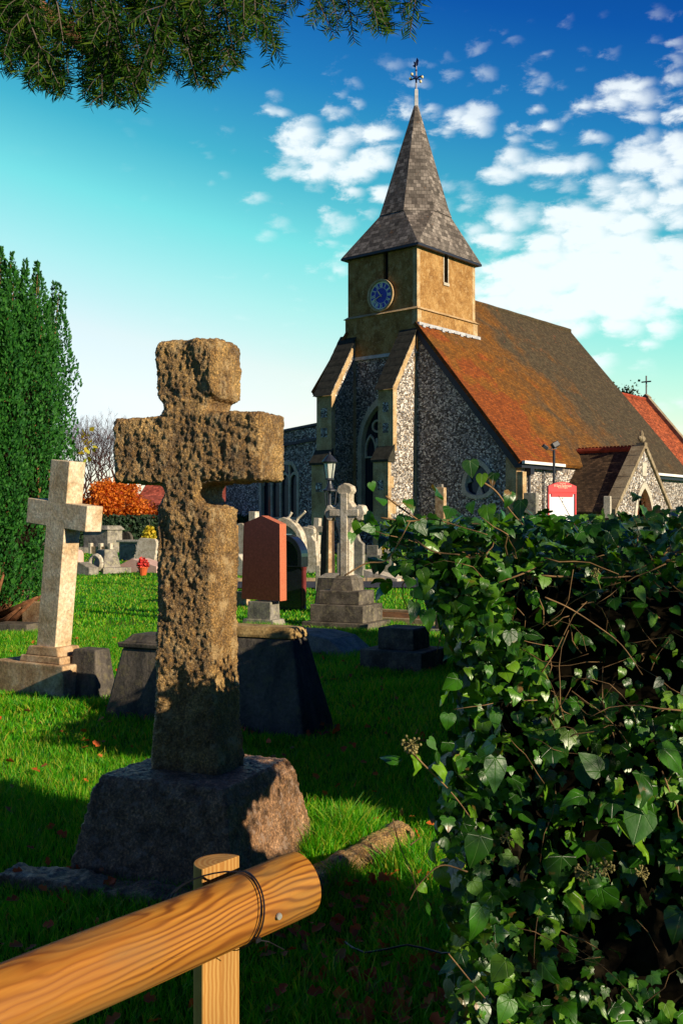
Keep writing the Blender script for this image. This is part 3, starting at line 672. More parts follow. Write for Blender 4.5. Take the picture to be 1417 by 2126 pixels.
pr_ = build('porch_roof', tb, mat_porchroof, church, uv=True)
tb = TB().tube([(PU, v, 4.86) for v in np.linspace(PV0 + .4, -4.7, 20)], .13, 8)
for v in np.linspace(PV0 + .5, -4.8, 16): tb.box(PU - .02, PU + .02, v - .06, v + .06, 4.95, 5.04)
build('ridge_tiles', tb, mat_ridge, pr_)
tb = TB()
for s_ in (-1, 1):
    n = 6
    for i in range(n):
        a, b2 = i / n + .004, (i + 1) / n - .004
        xa, za, xb, zb = PU + s_ * lerp(.1, PW + .32, a), lerp(5.02, 2.15, a), PU + s_ * lerp(.1, PW + .32, b2), lerp(5.02, 2.15, b2)
        tb.prism([(xa, za), (xb, zb), (xb, zb - .24), (xa, za - .24)], PV0 - .10, PV0 + .5, 'y')
build('coping_stones', tb, mat_copstone, church)
tb = TB().box(PU - .14, PU + .14, PV0 - .1, PV0 + .3, 4.85, 5.12); tb.ball((PU, PV0 + .1, 5.28), .17); tb.ball((PU - .2, PV0 + .1, 5.3), .1); tb.ball((PU + .2, PV0 + .1, 5.3), .1); tb.lathe([(.08, 5.4), (.1, 5.5), (.03, 5.66)], 8, (PU, PV0 + .1)); build('finial', tb, mat_copstone, church)
build('door_arch', ring(TB(), arch_full(2.05, -.3, 1.72, 3.42, PU), arch_full(1.62, -.3, 1.7, 3.12, PU), PV0 - .06, PV0 + .2, 'y'), mat_palestone, church)
tb = TB().box(PU - .22, PU + .22, PV0 - .04, PV0 + .02, 3.65, 4.25); build('date_stone', tb, mat_palestone, church)
tb = TB().prism(arch_full(1.6, -.3, 1.7, 3.1, PU), PV0 + .55, PV0 + .6, 'y'); build('porch_door', tb, mat_orangewood, church)
# chancel
cw = 3.9; czr = 9.86
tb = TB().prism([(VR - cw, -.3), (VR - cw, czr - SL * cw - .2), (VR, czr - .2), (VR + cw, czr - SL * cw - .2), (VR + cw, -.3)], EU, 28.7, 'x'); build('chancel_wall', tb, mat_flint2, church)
tb = TB(); slab(tb, VR, czr, VR - cw - .25, czr - SL * (cw + .25), EU + .1, 28.5, .15); slab(tb, VR, czr + .003, VR + cw + .25, czr - SL * (cw + .25), EU + .1, 28.5, .15)
cr_ = build('chancel_roof', tb, mat_chroof, church, uv=True); tb = TB().tube([(u, VR, czr + .03) for u in np.linspace(EU + .2, 28.4, 12)], .1, 6); build('ridge_tiles', tb, mat_ridge, cr_)
tb = TB(); slab(tb, VR, czr + .38, VR - cw - .4, czr + .38 - SL * (cw + .4), 28.4, 28.85, .35); slab(tb, VR, czr + .383, VR + cw + .4, czr + .38 - SL * (cw + .4), 28.4, 28.85, .35); build('gable_coping', tb, mat_copstone, church)
tb = TB().tube([(28.6, VR, czr + .2), (28.6, VR, czr + 1.6)], .055, 6); tb.tube([(28.6, VR - .33, czr + 1.2), (28.6, VR + .33, czr + 1.2)], .05, 6)
build('gable_cross', tb, mat_iron, church)

# ------------------------------------------------------------------ graves (local x along the face, y away from the viewer, z up)
def GR(th): return R(th - 90)
def grave(name, label, cat, px, py, th=64, group=None, tilt=None, Y=None, dz=0):
    p = ground(px, py) if Y is None else at(px, Y, gz(0, Y))
    return thing(name, label, cat, (p.x, p.y, p.z - .02 + dz), GR(th), group, tilt)
def cross_outline(w, H, zc, span, ah, cham=0):
    a, s_, h = w / 2, span / 2, ah / 2
    return [(-a, 0), (a, 0), (a, zc - h), (s_, zc - h), (s_, zc + h), (a, zc + h), (a, H), (-a, H), (-a, zc + h), (-s_, zc + h), (-s_, zc - h), (-a, zc - h)]
GRP = 'gravestones standing in the churchyard'
# hero cross
hero = thing('stone_cross', 'rough weathered brown stone cross on a tapered granite block, the largest cross', 'cross', (-.642, 4.646, 0), GR(67))
def notch(cx_, cz_, r, a0, a1, n=7): return [(cx_ + r * math.cos(R(lerp(a0, a1, i / n))), cz_ + r * math.sin(R(lerp(a0, a1, i / n)))) for i in range(n + 1)]
hw, zb, zt2 = .150, .40, 2.315
L_ = .375; al, ah_ = 1.69, 1.985; nr_ = .062
pts = [(-.175, zb), (.175, zb), (.172, zb + .13), (hw + .0, zb + .22), (hw - .005, 1.3), (hw - .005, 1.58)]
pts += notch(hw - .005, 1.655, nr_, -90, -270)[1:-1] and [(hw - .03, 1.582), (hw - .075, 1.60), (hw - .092, 1.64), (hw - .07, 1.68), (hw - .02, 1.688)]
pts += [(L_, al), (L_ + .002, ah_), (hw + .03, ah_ + .005), (hw - .03, ah_ + .01), (hw - .055, ah_ + .035), (hw - .03, ah_ + .065), (hw + .005, ah_ + .075), (hw + .01, zt2), (-hw, zt2)]
pts += [(-hw - .005, ah_ + .085), (-hw + .035, ah_ + .055), (-hw + .035, ah_ + .01), (-hw + .01, ah_ + .0), (-L_, ah_ - .005), (-L_, al - .0), (-hw + .02, al - .01), (-hw + .045, al - .04), (-hw + .03, al - .08), (-hw + .005, al - .10), (-hw + .005, 1.3), (-hw - .005, zb + .22), (-.172, zb + .13)]
shaft = build('cross', TB().prism(pts, -.125, .125, 'y'), mat_hero, hero)
shaft.data.transform(Matrix.Identity(4))
m = shaft.modifiers.new('bv', 'BEVEL'); m.width = .034; m.segments = 3; m.limit_method = 'ANGLE'; m.angle_limit = R(50); apply_mods(shaft)
roughen(shaft, .0060, [('n', 3.5, .004, 3), ('n', 24, .005, 1), ('pit', 5, .010, 5), ('pitf', 5.5, .046, 8), ('pitf', 22, .008, 6), ('pitf', 50, .008, 7), ('n', 60, .0045, 9), ('n', 110, .004, 2)])
ped = build('pedestal', TB().frus((0, 0), (.83, .83), (.66, .66), -.05, .36).frus((0, 0), (.655, .655), (.60, .60), .355, .415), mat_granite, hero)
roughen(ped, .009, [('n', 2.5, .006, 13), ('n', 20, .006, 11), ('n', 80, .004, 12)])
lowk = TB().box(-.62, .60, -.60, -.44, -.06, .05); kb = build('grave_kerb', lowk, mat_granite, None); kb.location = (-.642, 4.646, 0); kb.rotation_euler.z = GR(67)
tag(kb, 'low rough stone kerb in shade at the foot of the brown cross', 'kerb'); roughen(kb, .014, [('n', 5, .02, 31), ('n', 22, .010, 11)])
# sunlit kerb to the right of the pedestal
kb = build('grave_kerb', TB().prism([(-.085, -.05), (.085, -.05), (.075, .045), (.02, .075), (-.04, .07), (-.08, .03)], -.42, .46, 'x'), mat_hero, None); kb.location = (.06, 4.60, -.01); kb.rotation_euler.z = R(62)
roughen(kb, .009, [('n', 5, .012, 41), ('n', 22, .008, 21), ('n', 70, .005, 4)]); tag(kb, 'lumpy sunlit stone kerb beside the grass tuft, right of the brown cross', 'kerb')

def plinth3(o, w, d, z0, steps, m):
    for i, (k, z1) in enumerate(steps):
        build('step', TB().frus((0, 0), (w * k, d * k), (w * k * .985, d * k * .985), z0, z1), m, o, bevel=.008); z0 = z1 - .001
# white cross on the left
o = grave('stone_cross', 'plain pale limestone latin cross leaning right on a stained brown plinth, at the left edge', 'cross', 112, 1462, 58, Y=9.3, tilt=None)
tb = TB().frus((-.10, 0), (.90, .44), (.88, .42), -.1, .30); build('plinth', tb, mat_palebase, o, bevel=.012)
tb = TB().frus((0, 0), (.52, .34), (.50, .32), .298, .36); tb.frus((0, 0), (.42, .29), (.36, .26), .36, .44); build('plinth_moulding', tb, mat_palebase, o, bevel=.01)
c_ = build('cross', TB().prism(cross_outline(.235, 1.68, 1.20, .75, .225), -.095, .095, 'y'), mat_pale, o, bevel=.006); c_.location.z = .42; c_.rotation_euler.y = R(6.3)
o = grave('gravestone', 'low dark tapered stone block just right of the white cross plinth', 'gravestone', 190, 1475, 64, Y=9.15)
build('block', TB().frus((0, 0), (.36, .30), (.25, .2), -.05, .43), mat_dark, o, bevel=.015)
# Big dark tapered tombs flanking the hero cross
o = grave('tomb', 'large dark tapered tomb with a golden cap behind the brown cross', 'tomb', 512, 1510, 66, Y=7.75)
build('body', TB().frus((0, 0), (1.24, .56), (.90, .25), -.05, .695), mat_dark, o, bevel=.02)
cp = build('cap', TB().frus((0, 0), (.93, .28), (.88, .22), .693, .775), mat_goldcap, o, bevel=.025)
build('footing', TB().box(-.66, .66, -.32, .32, -.08, .02), mat_dark, o, bevel=.01)
o = grave('tomb', 'narrow dark tapered stone with a moulded cap showing left of the brown cross', 'tomb', 330, 1490, 64, Y=8.2)
build('body', TB().frus((0, 0), (.74, .5), (.46, .34), -.05, .56), mat_dark, o, bevel=.02)
tb = TB().frus((0, 0), (.50, .38), (.52, .40), .558, .60); tb.frus((0, 0), (.46, .34), (.34, .24), .60, .66); build('cap', tb, mat_dark, o, bevel=.01)
# pink granite headstone
o = grave('headstone', 'tall polished pink granite headstone with a peaked top on a small stone plinth', 'headstone', 547, 1292, 60, GRP, Y=15.4, tilt=(0, R(0)))
H0 = .44
hs = build('slab', TB().prism([(-.345, H0 - .03), (.345, H0 - .03), (.322, H0 + 1.10), (0, H0 + 1.22), (-.322, H0 + 1.10)], -.088, .088, 'y'), mat_pink, o, bevel=.003)
hs.rotation_euler.y = R(.8)
for i, f in enumerate(hs.data.polygons):
    pass
hs.data.materials.append(mat_pinkedge)
for f in hs.data.polygons:
    if abs(f.normal.y) < .5: f.material_index = 1
build('plinth', TB().frus((-.0, 0), (.42, .26), (.40, .24), .12, H0 - .052), mat_greyst, o, bevel=.01)
build('footing', TB().frus((0, 0), (.62, .36), (.54, .3), -.05, .13), mat_greyst, o, bevel=.015)
# stepped cross
o = grave('stone_cross', 'tall grey cross with pointed arm ends on three steps in front of the lamp post', 'cross', 719, 1300, 64, Y=15.3)
w = .085; S = .285; zc = 1.08; H = 1.47; e = .05
def cusp():
    r = .075; P = []
    P += [(w, .0), (w, zc - .36), (w + .012, zc - .28), (w + .045, zc - .20), (w + .05, zc - w - .03), (w + .08, zc - w + .01)] 
    P += [(S - .10, zc - w + .015), (S - .06, zc - w - .035), (S, zc - w - .02), (S + e, zc), (S, zc + w + .02), (S - .06, zc + w + .035), (S - .10, zc + w), (w + .06, zc + w), (w + .03, zc + .13), (w, zc + .16)]
    P += [(w, H - .12), (w + .04, H - .07), (w + .02, H - .0), (0, H + e)]
    return P
P = cusp(); P = P + [(-x, z) for x, z in P[::-1] if x > 0]
st = build('cross', TB().prism(P, -.085, .085, 'y'), mat_cream, o, bevel=.012); st.location.z = .62
tb = TB().prism([(w - .03, .1), (-(w - .03), .1), (-(w - .03), H - .1), (w - .03, H - .1)], -.105, -.08, 'y'); tb.prism([(-S + .05, zc - .05), (S - .05, zc - .05), (S - .05, zc + .05), (-S + .05, zc + .05)], -.103, -.08, 'y'); fr = build('raised_rib', tb, mat_cream, o, bevel=.008); fr.location.z = .62
for w_, z0, z1 in ((1.06, -.05, .11), (.86, .109, .36), (.66, .359, .56)): build('step', TB().box(-w_ / 2, w_ / 2, -w_ * .40, w_ * .40, z0, z1), mat_midst, o, bevel=.012)
build('die', TB().frus((0, 0), (.40, .36), (.30, .27), .549, .72).frus((0, 0), (.30, .27), (.22, .2), .719, .78), mat_midst, o, bevel=.012)
# behind it: dark coped stone
o = grave('tomb', 'dark shouldered stone partly hidden behind the stepped cross', 'tomb', 706, 1262, 64, Y=17.6)
build('body', TB().frus((0, 0), (.86, .4), (.72, .3), -.05, .62), mat_dark, o, bevel=.02); build('cap', TB().frus((0, 0), (.74, .32), (.5, .16), .619, .70), mat_greyst, o, bevel=.01)
# lamp post of old timber with a black lantern
o = grave('lamp_post', 'black lantern on a split old timber post between the graves', 'lamp', 684, 1236, 40, Y=22.0)
LZ = zat(1068, 22)
build('timber_post', TB().tube([(-.05, 0, -.1), (-.05, 0, 1.0), (-.02, 0, LZ)], [.19, .16, .12], 5), mat_wood_dark, o, bevel=.01)
build('timber_prop', TB().tube([(.10, -.1, -.1), (.09, -.08, LZ - .1)], [.07, .06], 5), mat_palebase, o)
build('iron_pole', TB().tube([(0, 0, LZ - .1), (0, 0, LZ + .35), (0, 0, zat(1018, 22))], [.05, .035, .035], 8), mat_iron, o)
z0 = zat(1018, 22); tb = TB().lathe([(.17, z0), (.17, z0 + .03), (.09, z0 + .06), (.05, z0 + .16), (.03, z0 + .26)], 12)
for k in range(3):
    a = k * 2.1 + .6; tb.tube([(0, 0, z0 - .5), (.12 * math.cos(a), .12 * math.sin(a), z0 - .28), (.15 * math.cos(a), .15 * math.sin(a), z0)], .012, 5)
build('bracket', tb, mat_iron, o)
z1 = z0 + .25; z2 = z1 + .36
ln = build('lantern_glass', TB().lathe([(.075, z1 + .02), (.13, z2)], 6), mat_lampglass, o)
tb = TB().lathe([(.05, z1 - .02), (.095, z1 - .01), (.095, z1 + .025), (.07, z1 + .03)], 6)
for k in range(6):
    a = k * math.pi / 3; tb.tube([(.08 * math.cos(a), .08 * math.sin(a), z1), (.137 * math.cos(a), .137 * math.sin(a), z2)], .009, 4)
build('lantern_frame', tb, mat_iron, o)
build('lantern_cap', TB().lathe([(.155, z2 - .01), (.175, z2 + .015), (.15, z2 + .05), (.085, z2 + .12), (.06, z2 + .15), (.025, z2 + .17), (.028, z2 + .21), (.004, z2 + .24)], 12), mat_iron, o)
build('bulb', TB().lathe([(.02, z1 + .05), (.04, z1 + .2), (.02, z1 + .3)], 8), mat_white, o)

def arch_head(w, h, sh): return arch_full(w, 0, sh, h, 0, 8)
# black arched headstone with column and a grey arched one behind
o = grave('headstone', 'black polished arched headstone with red marble side columns beside the pink headstone', 'headstone', 588, 1248, 64, GRP, Y=18.5)
build('slab', TB().prism(arch_full(.84, -.05, .95, 1.32, 0, 10), -.09, .09, 'y'), mat_black, o, bevel=.02)
build('arch_moulding', ring(TB(), arch_full(.88, .78, .96, 1.36, 0, 10), arch_full(.72, .80, .95, 1.24, 0, 10), -.14, .12, 'y'), mat_black, o, bevel=.01)
for s_ in (-1, 1): build('column', TB().lathe([(.05, .05), (.045, .1), (.045, .72), (.06, .78)], 10, (s_ * .44, -.05)), mat_redmarble, o)
o = grave('headstone', 'grey arched headstone with carved scroll ends rising behind the black one', 'headstone', 592, 1230, 64, GRP, Y=21.5)
build('slab', TB().prism(arch_full(.86, -.05, 1.1, 1.62, 0, 10), -.07, .07, 'y'), mat_cream, o, bevel=.02)
build('arch_moulding', ring(TB(), arch_full(.92, 1.0, 1.12, 1.68, 0, 10), arch_full(.74, 1.02, 1.1, 1.52, 0, 10), -.11, .10, 'y'), mat_cream, o, bevel=.01)
build('scroll', TB().tube([(.24, 0, 1.55), (.30, 0, 1.66), (.40, 0, 1.74), (.47, 0, 1.80)], [.03, .03, .025, .03], 6), mat_cream, o); build('scroll', TB().tube([(.05, 0, 1.66), (.10, 0, 1.70), (.15, 0, 1.78)], [.03, .025, .03], 6), mat_cream, o)
# group beyond the path
def shoulder(w, h): return [(-w / 2, -.05), (w / 2 + .06, -.05), (w / 2 - .03, h * .68), (w / 2 - .10, h * .72), (w / 2 - .16, h * .80), (w / 2 - .06, h * .86), (w / 2 - .10, h * .95), (.03, h), (-.06, h * .93), (-w / 2 + .06, h * .96), (-w / 2 - .01, h * .9)]
o = grave('headstone', 'pale headstone with a shaped broken shoulder leaning slightly beyond the path', 'headstone', 630, 1181, 64, GRP, Y=32)
build('slab', TB().prism(shoulder(.95, 1.42), -.07, .07, 'y'), mat_cream, o, bevel=.015)
o = grave('headstone', 'thin pale round-topped headstone behind the shaped one', 'headstone', 640, 1175, 64, GRP, Y=34)
build('slab', TB().prism(arch_full(.55, -.05, 1.25, 1.4), -.06, .06, 'y'), mat_cream, o, bevel=.02)
o = grave('stone_cross', 'small pale latin cross on a stepped base in front of the aisle wall', 'cross', 656, 1178, 60, Y=34)
c_ = build('cross', TB().prism(cross_outline(.2, 1.2, .84, .66, .2), -.09, .09, 'y'), mat_cream, o, bevel=.01); c_.location.z = .48; c_.rotation_euler.y = R(3)
build('step', TB().box(-.3, .3, -.25, .25, -.05, .26), mat_cream, o, bevel=.01); build('step', TB().box(-.22, .22, -.18, .18, .259, .50), mat_cream, o, bevel=.01)
o = grave('marker_post', 'short stone post at the near edge of the path', 'post', 662, 1222, 64, Y=24.0)
build('post', TB().frus((0, 0), (.15, .14), (.13, .12), -.05, .58), mat_cream, o, bevel=.02)
o = grave('headstone', 'broad pale headstone standing behind the stepped cross', 'headstone', 728, 1190, 64, GRP, Y=30)
build('slab', TB().prism([(-.42, -.05), (.42, -.05), (.42, .95), (.30, 1.05), (.2, 1.3), (-.2, 1.3), (-.3, 1.05), (-.42, .95)], -.08, .08, 'y'), mat_greyst, o, bevel=.02)
# right: stepped base, tapered pillar, ledger
o = grave('gravestone', 'low grey two-step grave base with yellow flowers behind it', 'grave base', 776, 1165, 60, Y=39)
build('step', TB().box(-.42, .42, -.3, .3, -.05, .26), mat_greyst, o, bevel=.01); build('step', TB().box(-.24, .24, -.18, .18, .259, .62), mat_greyst, o, bevel=.01)
o = grave('gravestone', 'pale tapered square pillar stone beside the ivy hedge and the path', 'gravestone', 812, 1196, 60, Y=30)
build('pillar', TB().frus((0, 0), (.40, .38), (.32, .3), .04, .80), mat_cream, o, bevel=.03); build('footing', TB().frus((0, 0), (.62, .5), (.44, .42), -.05, .07), mat_cream, o, bevel=.01)
o = grave('ledger', 'flat sloping grave slab at the foot of the pale pillar', 'grave slab', 800, 1218, 60, Y=27.4)
build('slab', TB().prism([(-.5, -.05), (.5, -.05), (.5, .12), (-.5, .34)], -.3, .3, 'y'), mat_cream, o, bevel=.01)
# dark two-tier block in the shade
o = grave('gravestone', 'square two-tier dark grey block standing in the shade on the right of the lawn', 'gravestone', 838, 1385, 60, Y=11.0)
build('lower_block', TB().box(-.36, .36, -.32, .32, -.05, .215), mat_midst, o, bevel=.012); build('upper_block', TB().box(-.21, .21, -.20, .20, .214, .44), mat_midst, o, bevel=.014)
o = grave('gravestone', 'small dark block half hidden by the ivy hedge', 'gravestone', 940, 1315, 60, Y=14.6)
build('block', TB().box(-.22, .22, -.15, .15, -.05, .30), mat_dark, o, bevel=.015); build('footing', TB().box(-.4, .35, -.25, .25, -.05, .06), mat_greyst, o, bevel=.01)
# low coped slab behind big tomb
o = grave('ledger', 'low mossy grave slab with a bowed edge between the big dark tomb and stepped cross', 'grave slab', 668, 1352, 60, Y=12.4, tilt=None)
build('slab', TB().prism([(-.5, -.05), (.55, -.05), (.50, .06), (.30, .20), (.0, .25), (-.5, .25)], -.35, .3, 'y'), mat_greyst, o, bevel=.015); build('edge', TB().box(-.45, .15, -.75, -.55, -.05, .05), mat_greyst, o, bevel=.01)
o = grave('grave_kerb', 'rectangular stone grave kerb filled with leaf litter, right of the stepped cross', 'kerb', 820, 1290, 60, Y=16.2)
for (x0, x1, y0, y1) in ((-.9, .9, -.5, -.38), (-.9, .9, .9, 1.02), (-.9, -.78, -.38, .9), (.78, .9, -.38, .9)): build('kerb_side', TB().box(x0, x1, y0, y1, -.05, .11), mat_kerb, o, bevel=.01)
build('leaf_litter', TB().box(-.78, .78, -.38, .9, -.05, .07), mat_earth, o)
o = grave('stone_cross', 'small pale cross head poking up behind the pink headstone', 'cross', 527, 1215, 60, Y=26)
build('cross', TB().prism(cross_outline(.2, 1.86, 1.45, .5, .2), -.09, .09, 'y'), mat_cream, o, bevel=.01)
o = grave('marker_post', 'slim brown wooden marker post right beside the brown cross shaft', 'post', 488, 1185, 60, Y=33)
build('post', TB().box(-.08, .08, -.07, .07, -.05, 1.45), mat_plaster, o, bevel=.01)
o = grave('headstone', 'slim pale headstone just left of the pink headstone', 'headstone', 500, 1178, 60, GRP, Y=35)
build('slab', TB().prism(arch_full(.42, -.05, 1.3, 1.5), -.06, .06, 'y'), mat_cream, o, bevel=.02)
o = grave('tomb', 'low white coped tomb between the brown cross and the pink headstone', 'tomb', 494, 1190, 60, Y=31)
build('body', TB().prism([(-.55, -.05), (.55, -.05), (.5, .35), (.25, .62), (-.25, .62), (-.5, .35)], -.35, .35, 'y'), mat_palestone, o, bevel=.02)
o = grave('gravestone', 'small brown stone block on the grass left of the pink headstone', 'gravestone', 494, 1252, 60, Y=19.4)
build('block', TB().box(-.2, .2, -.12, .12, -.05, .27), mat_palebase, o, bevel=.015)

# left background graves
o = grave('gravestone', 'grey chamfered block on a wide square base in the sun, left of the brown cross', 'gravestone', 222, 1196, 45, Y=32)
build('block', TB().frus((0, 0), (.66, .62), (.46, .42), .16, .72), mat_greyst, o, bevel=.03); build('base', TB().box(-.6, .6, -.5, .5, -.05, .17), mat_greyst, o, bevel=.02)
o = grave('gravestone', 'low grey-blue slab with a rounded stone wreath behind the white cross', 'gravestone', 170, 1198, 60, Y=31)
build('slab', TB().prism([(-.5, -.05), (.5, -.05), (.5, .22), (.1, .38), (-.5, .34)], -.2, .2, 'y'), mat_greyst, o, bevel=.03); build('wreath', TB().tube([(.1 + .22 * math.cos(a), .5, .34 + .22 * math.sin(a)) for a in np.linspace(0, 6.28, 14)], .07, 6), mat_cream, o)
o = grave('ledger', 'pale pink wedge-shaped grave slab beside the flower pot', 'grave slab', 296, 1192, 64, Y=32.5)
build('slab', TB().prism([(-.75, -.05), (.9, -.05), (.9, .2), (.0, .42), (-.05, .42), (-.75, .12)], -.5, .3, 'y'), mat_pinkstone, o, bevel=.01)
o = grave('headstone', 'pale round-topped headstone tilted to the right, left of the brown cross', 'headstone', 301, 1172, 64, GRP, Y=35, tilt=(R(5), R(-6)))
build('slab', TB().prism(arch_full(.82, -.1, .78, 1.0, 0, 8), -.08, .08, 'y'), mat_cream, o, bevel=.02)
o = grave('headstone', 'short grey round-shouldered headstone left of the tilted headstone', 'headstone', 266, 1158, 64, GRP, Y=40)
build('slab', TB().prism(arch_full(.72, -.05, .5, .62, 0, 6), -.08, .08, 'y'), mat_greyst, o, bevel=.02)
o = grave('tomb', 'pale table tomb with a flat ledge behind the tilted headstone', 'tomb', 282, 1148, 60, Y=43)
build('body', TB().box(-.6, .6, -.35, .35, -.05, .62), mat_greyst, o, bevel=.02); build('top_slab', TB().box(-.7, .7, -.42, .42, .619, .72), mat_palestone, o, bevel=.02)
o = grave('tomb', 'large chest tomb in shade against the clipped hedge', 'tomb', 214, 1132, 60, Y=48.5)
build('body', TB().box(-.75, .75, -.5, .5, -.05, 1.05), mat_greyst, o, bevel=.02); build('top_slab', TB().frus((0, 0), (1.7, 1.2), (1.4, .9), 1.049, 1.25), mat_greyst, o, bevel=.02); build('base', TB().box(-.95, .95, -.65, .65, -.05, .25), mat_greyst, o, bevel=.02)
o = grave('grave_kerb', 'low brown stone grave surround with corner posts below the chest tomb', 'kerb', 208, 1146, 60, Y=46)
build('kerb_side', TB().box(-.5, .5, -.06, .06, -.05, .35), mat_palebase, o, bevel=.01)
for x in (-.55, .05, .6): build('corner_post', TB().box(x - .08, x + .08, -.09, .09, -.05, .5), mat_cream, o, bevel=.02)
o = grave('grave_kerb', 'long low stone kerb at the back of the lawn in front of the chest tomb', 'kerb', 175, 1138, 90, Y=47.5)
build('kerb_side', TB().box(-1.6, .9, -.06, .06, -.05, .25), mat_greyst, o, bevel=.01)
o = grave('gravestone', 'small pinkish stone with a rounded top peeping out right of the white cross shaft', 'gravestone', 160, 1165, 60, Y=38)
build('block', TB().prism(arch_full(.4, -.05, .3, .5), -.15, .15, 'y'), mat_pinkstone, o, bevel=.02)
o = grave('headstone', 'dark round headstone in the shade of the clipped hedge', 'headstone', 263, 1128, 60, GRP, Y=49.5)
build('slab', TB().prism(arch_full(.7, -.05, .6, .95), -.08, .08, 'y'), mat_dark, o, bevel=.02)
o = grave('headstone', 'light brown headstone under the columnar yew', 'headstone', 72, 1304, 60, GRP, Y=14.9)
build('slab', TB().prism([(-.2, -.05), (.2, -.05), (.2, .42), (-.2, .42)], -.05, .05, 'y'), mat_palebase, o, bevel=.01)
o = grave('ledger', 'dark narrow slab lying at the foot of the columnar yew', 'grave slab', 40, 1312, 75, Y=14.6)
build('slab', TB().box(-.32, .25, -.2, .2, -.02, .14), mat_dark, o, bevel=.01)
# flower pot
o = grave('flower_pot', 'terracotta pot of red heather standing on the grass near the path', 'flower pot', 297, 1201, 60, Y=30.4)
build('pot', TB().lathe([(.09, 0), (.14, .22), (.155, .22), (.155, .26), (.12, .26)], 12), mat_terra, o)
def cloud(n, c, rad, size, matl, name, parent=None, elong=1.6, up=.5, seed=1, shell=.0):
    g = np.random.default_rng(seed); d = nrm(g.normal(size=(n, 3))); rr = g.uniform(shell, 1, n) ** (1 / 3 if shell == 0 else 1)
    P = np.array(c) + d * rr[:, None] * np.array(rad); N = nrm(g.normal(size=(n, 3)) + d * .7 + np.array([0, 0, up])); tip = nrm(g.normal(size=(n, 3)) + d)
    M = frames(N, tip, size * g.uniform(.6, 1.3, n))
    V, Fc = inst([(-.5, 0, 0), (0, -.5 * elong * .6, .05), (.5, 0, 0), (0, .5 * elong, 0)], [(0, 1, 2, 3)], M, P)
    return np_mesh(name, V, Fc, matl, parent)
cloud(160, (0, 0, .36), (.17, .17, .16), .07, mat_heather, 'heather', o, 2.5)
o = grave('flowers', 'round yellow chrysanthemum bush behind the two-step grave base', 'flowers', 800, 1152, 60, Y=40.5); cloud(500, (0, 0, .42), (.34, .3, .3), .08, mat_yellowl, 'blooms', o, shell=.7); cloud(200, (0, 0, .25), (.3, .3, .28), .08, mat_hedgel, 'foliage', o)
o = grave('flowers', 'bunch of pink and white flowers on the grass by the pale pillar', 'flowers', 790, 1184, 60, Y=33.5); cloud(120, (0, 0, .16), (.28, .16, .12), .07, mat_pinkfl, 'blooms', o); cloud(120, (0, 0, .1), (.3, .2, .1), .08, mat_hedgel, 'foliage', o)

# notice board, flood light, and the stones by the porch
o = thing('notice_board', 'red church notice board with white notices and a curved red header', 'notice board', at(1165, 38, gz(0, 38)), R(21))
zT, zB, wB = zat(1008, 38), .9, 1.2
def hdr(k=0): return [(-wB / 2, zat(1029, 38)), (wB / 2, zat(1029, 38)), (wB / 2, zat(1016, 38)), (.25, zat(1009, 38)), (0, zat(1007, 38)), (-.25, zat(1009, 38)), (-wB / 2, zat(1016, 38))]
build('header', TB().prism(hdr(), -.06, .06, 'y'), mat_red, o, bevel=.005)
tb = TB().box(-wB / 2, -wB / 2 + .05, -.05, .05, zB, zat(1029, 38)); tb.box(wB / 2 - .05, wB / 2, -.05, .05, zB, zat(1029, 38)); tb.box(-wB / 2 + .05, wB / 2 - .05, -.05, .05, zB - .06, zB); tb.box(-wB / 2 + .051, wB / 2 - .051, -.045, .0, zat(1032, 38), zat(1029.2, 38)); tb.box(-wB / 2 + .15, wB / 2 - .14, -.035, .0, zat(1038, 38), zat(1032.2, 38)); build('frame', tb, mat_red, o)
build('back_panel', TB().box(-wB / 2 + .05, wB / 2 - .05, .0, .04, zB, zat(1029.2, 38)), mat_paper, o)
for x in (-.48, .48): build('leg', TB().box(x - .04, x + .04, .06, .12, -.1, zT - .3), mat_red, o)
tb = TB()
for z in (zat(1042, 38), zat(1049, 38)): tb.box(-.0, .06, -.008, -.002, z, z + .03)
build('notice_text', tb, mat_ink, o)
def text(s_, size, loc, rot, matl, parent, name='lettering', sx=1.0, ext=.004):
    cu_ = bpy.data.curves.new(name, 'FONT'); cu_.body = s_; cu_.size = size; cu_.extrude = ext; cu_.align_x = 'CENTER'; cu_.align_y = 'CENTER'
    to_ = bpy.data.objects.new(name, cu_); COL.objects.link(to_); bpy.context.view_layer.update()
    me = bpy.data.meshes.new_from_object(to_.evaluated_get(bpy.context.evaluated_depsgraph_get())); bpy.data.objects.remove(to_)
    me.materials.clear(); me.materials.append(matl); q = link(bpy.data.objects.new(name, me), parent); q.location = loc; q.rotation_euler = rot; q.scale = (sx, 1, 1); return q
text('All Saints Sanderstead', .135, (0, -.066, zat(1015.5, 38)), (R(90), 0, 0), mat_text, o, sx=.62); text('Parish Church', .075, (0, -.066, zat(1010.8, 38)), (R(90), 0, 0), mat_text, o, sx=.6); text('Church of England', .07, (0, -.066, zat(1019.6, 38)), (R(90), 0, 0), mat_text, o, sx=.8)
o = thing('flood_light', 'black flood light on a thin pole in front of the nave eaves', 'flood light', at(1149, 40, gz(0, 40)), R(25))
build('pole', TB().tube([(0, 0, -.1), (0, 0, zat(942, 40))], .05, 8), mat_iron, o)
build('bracket', TB().box(-.12, .12, -.02, .02, zat(940, 40), zat(937.5, 40)), mat_iron, o)
tb = TB().box(-.16, .16, -.09, .09, -.11, .11); hd = build('lamp_head', tb, mat_iron, o, bevel=.03); hd.location = (.06, 0, zat(931, 40)); hd.rotation_euler = (R(-20), R(-25), 0)
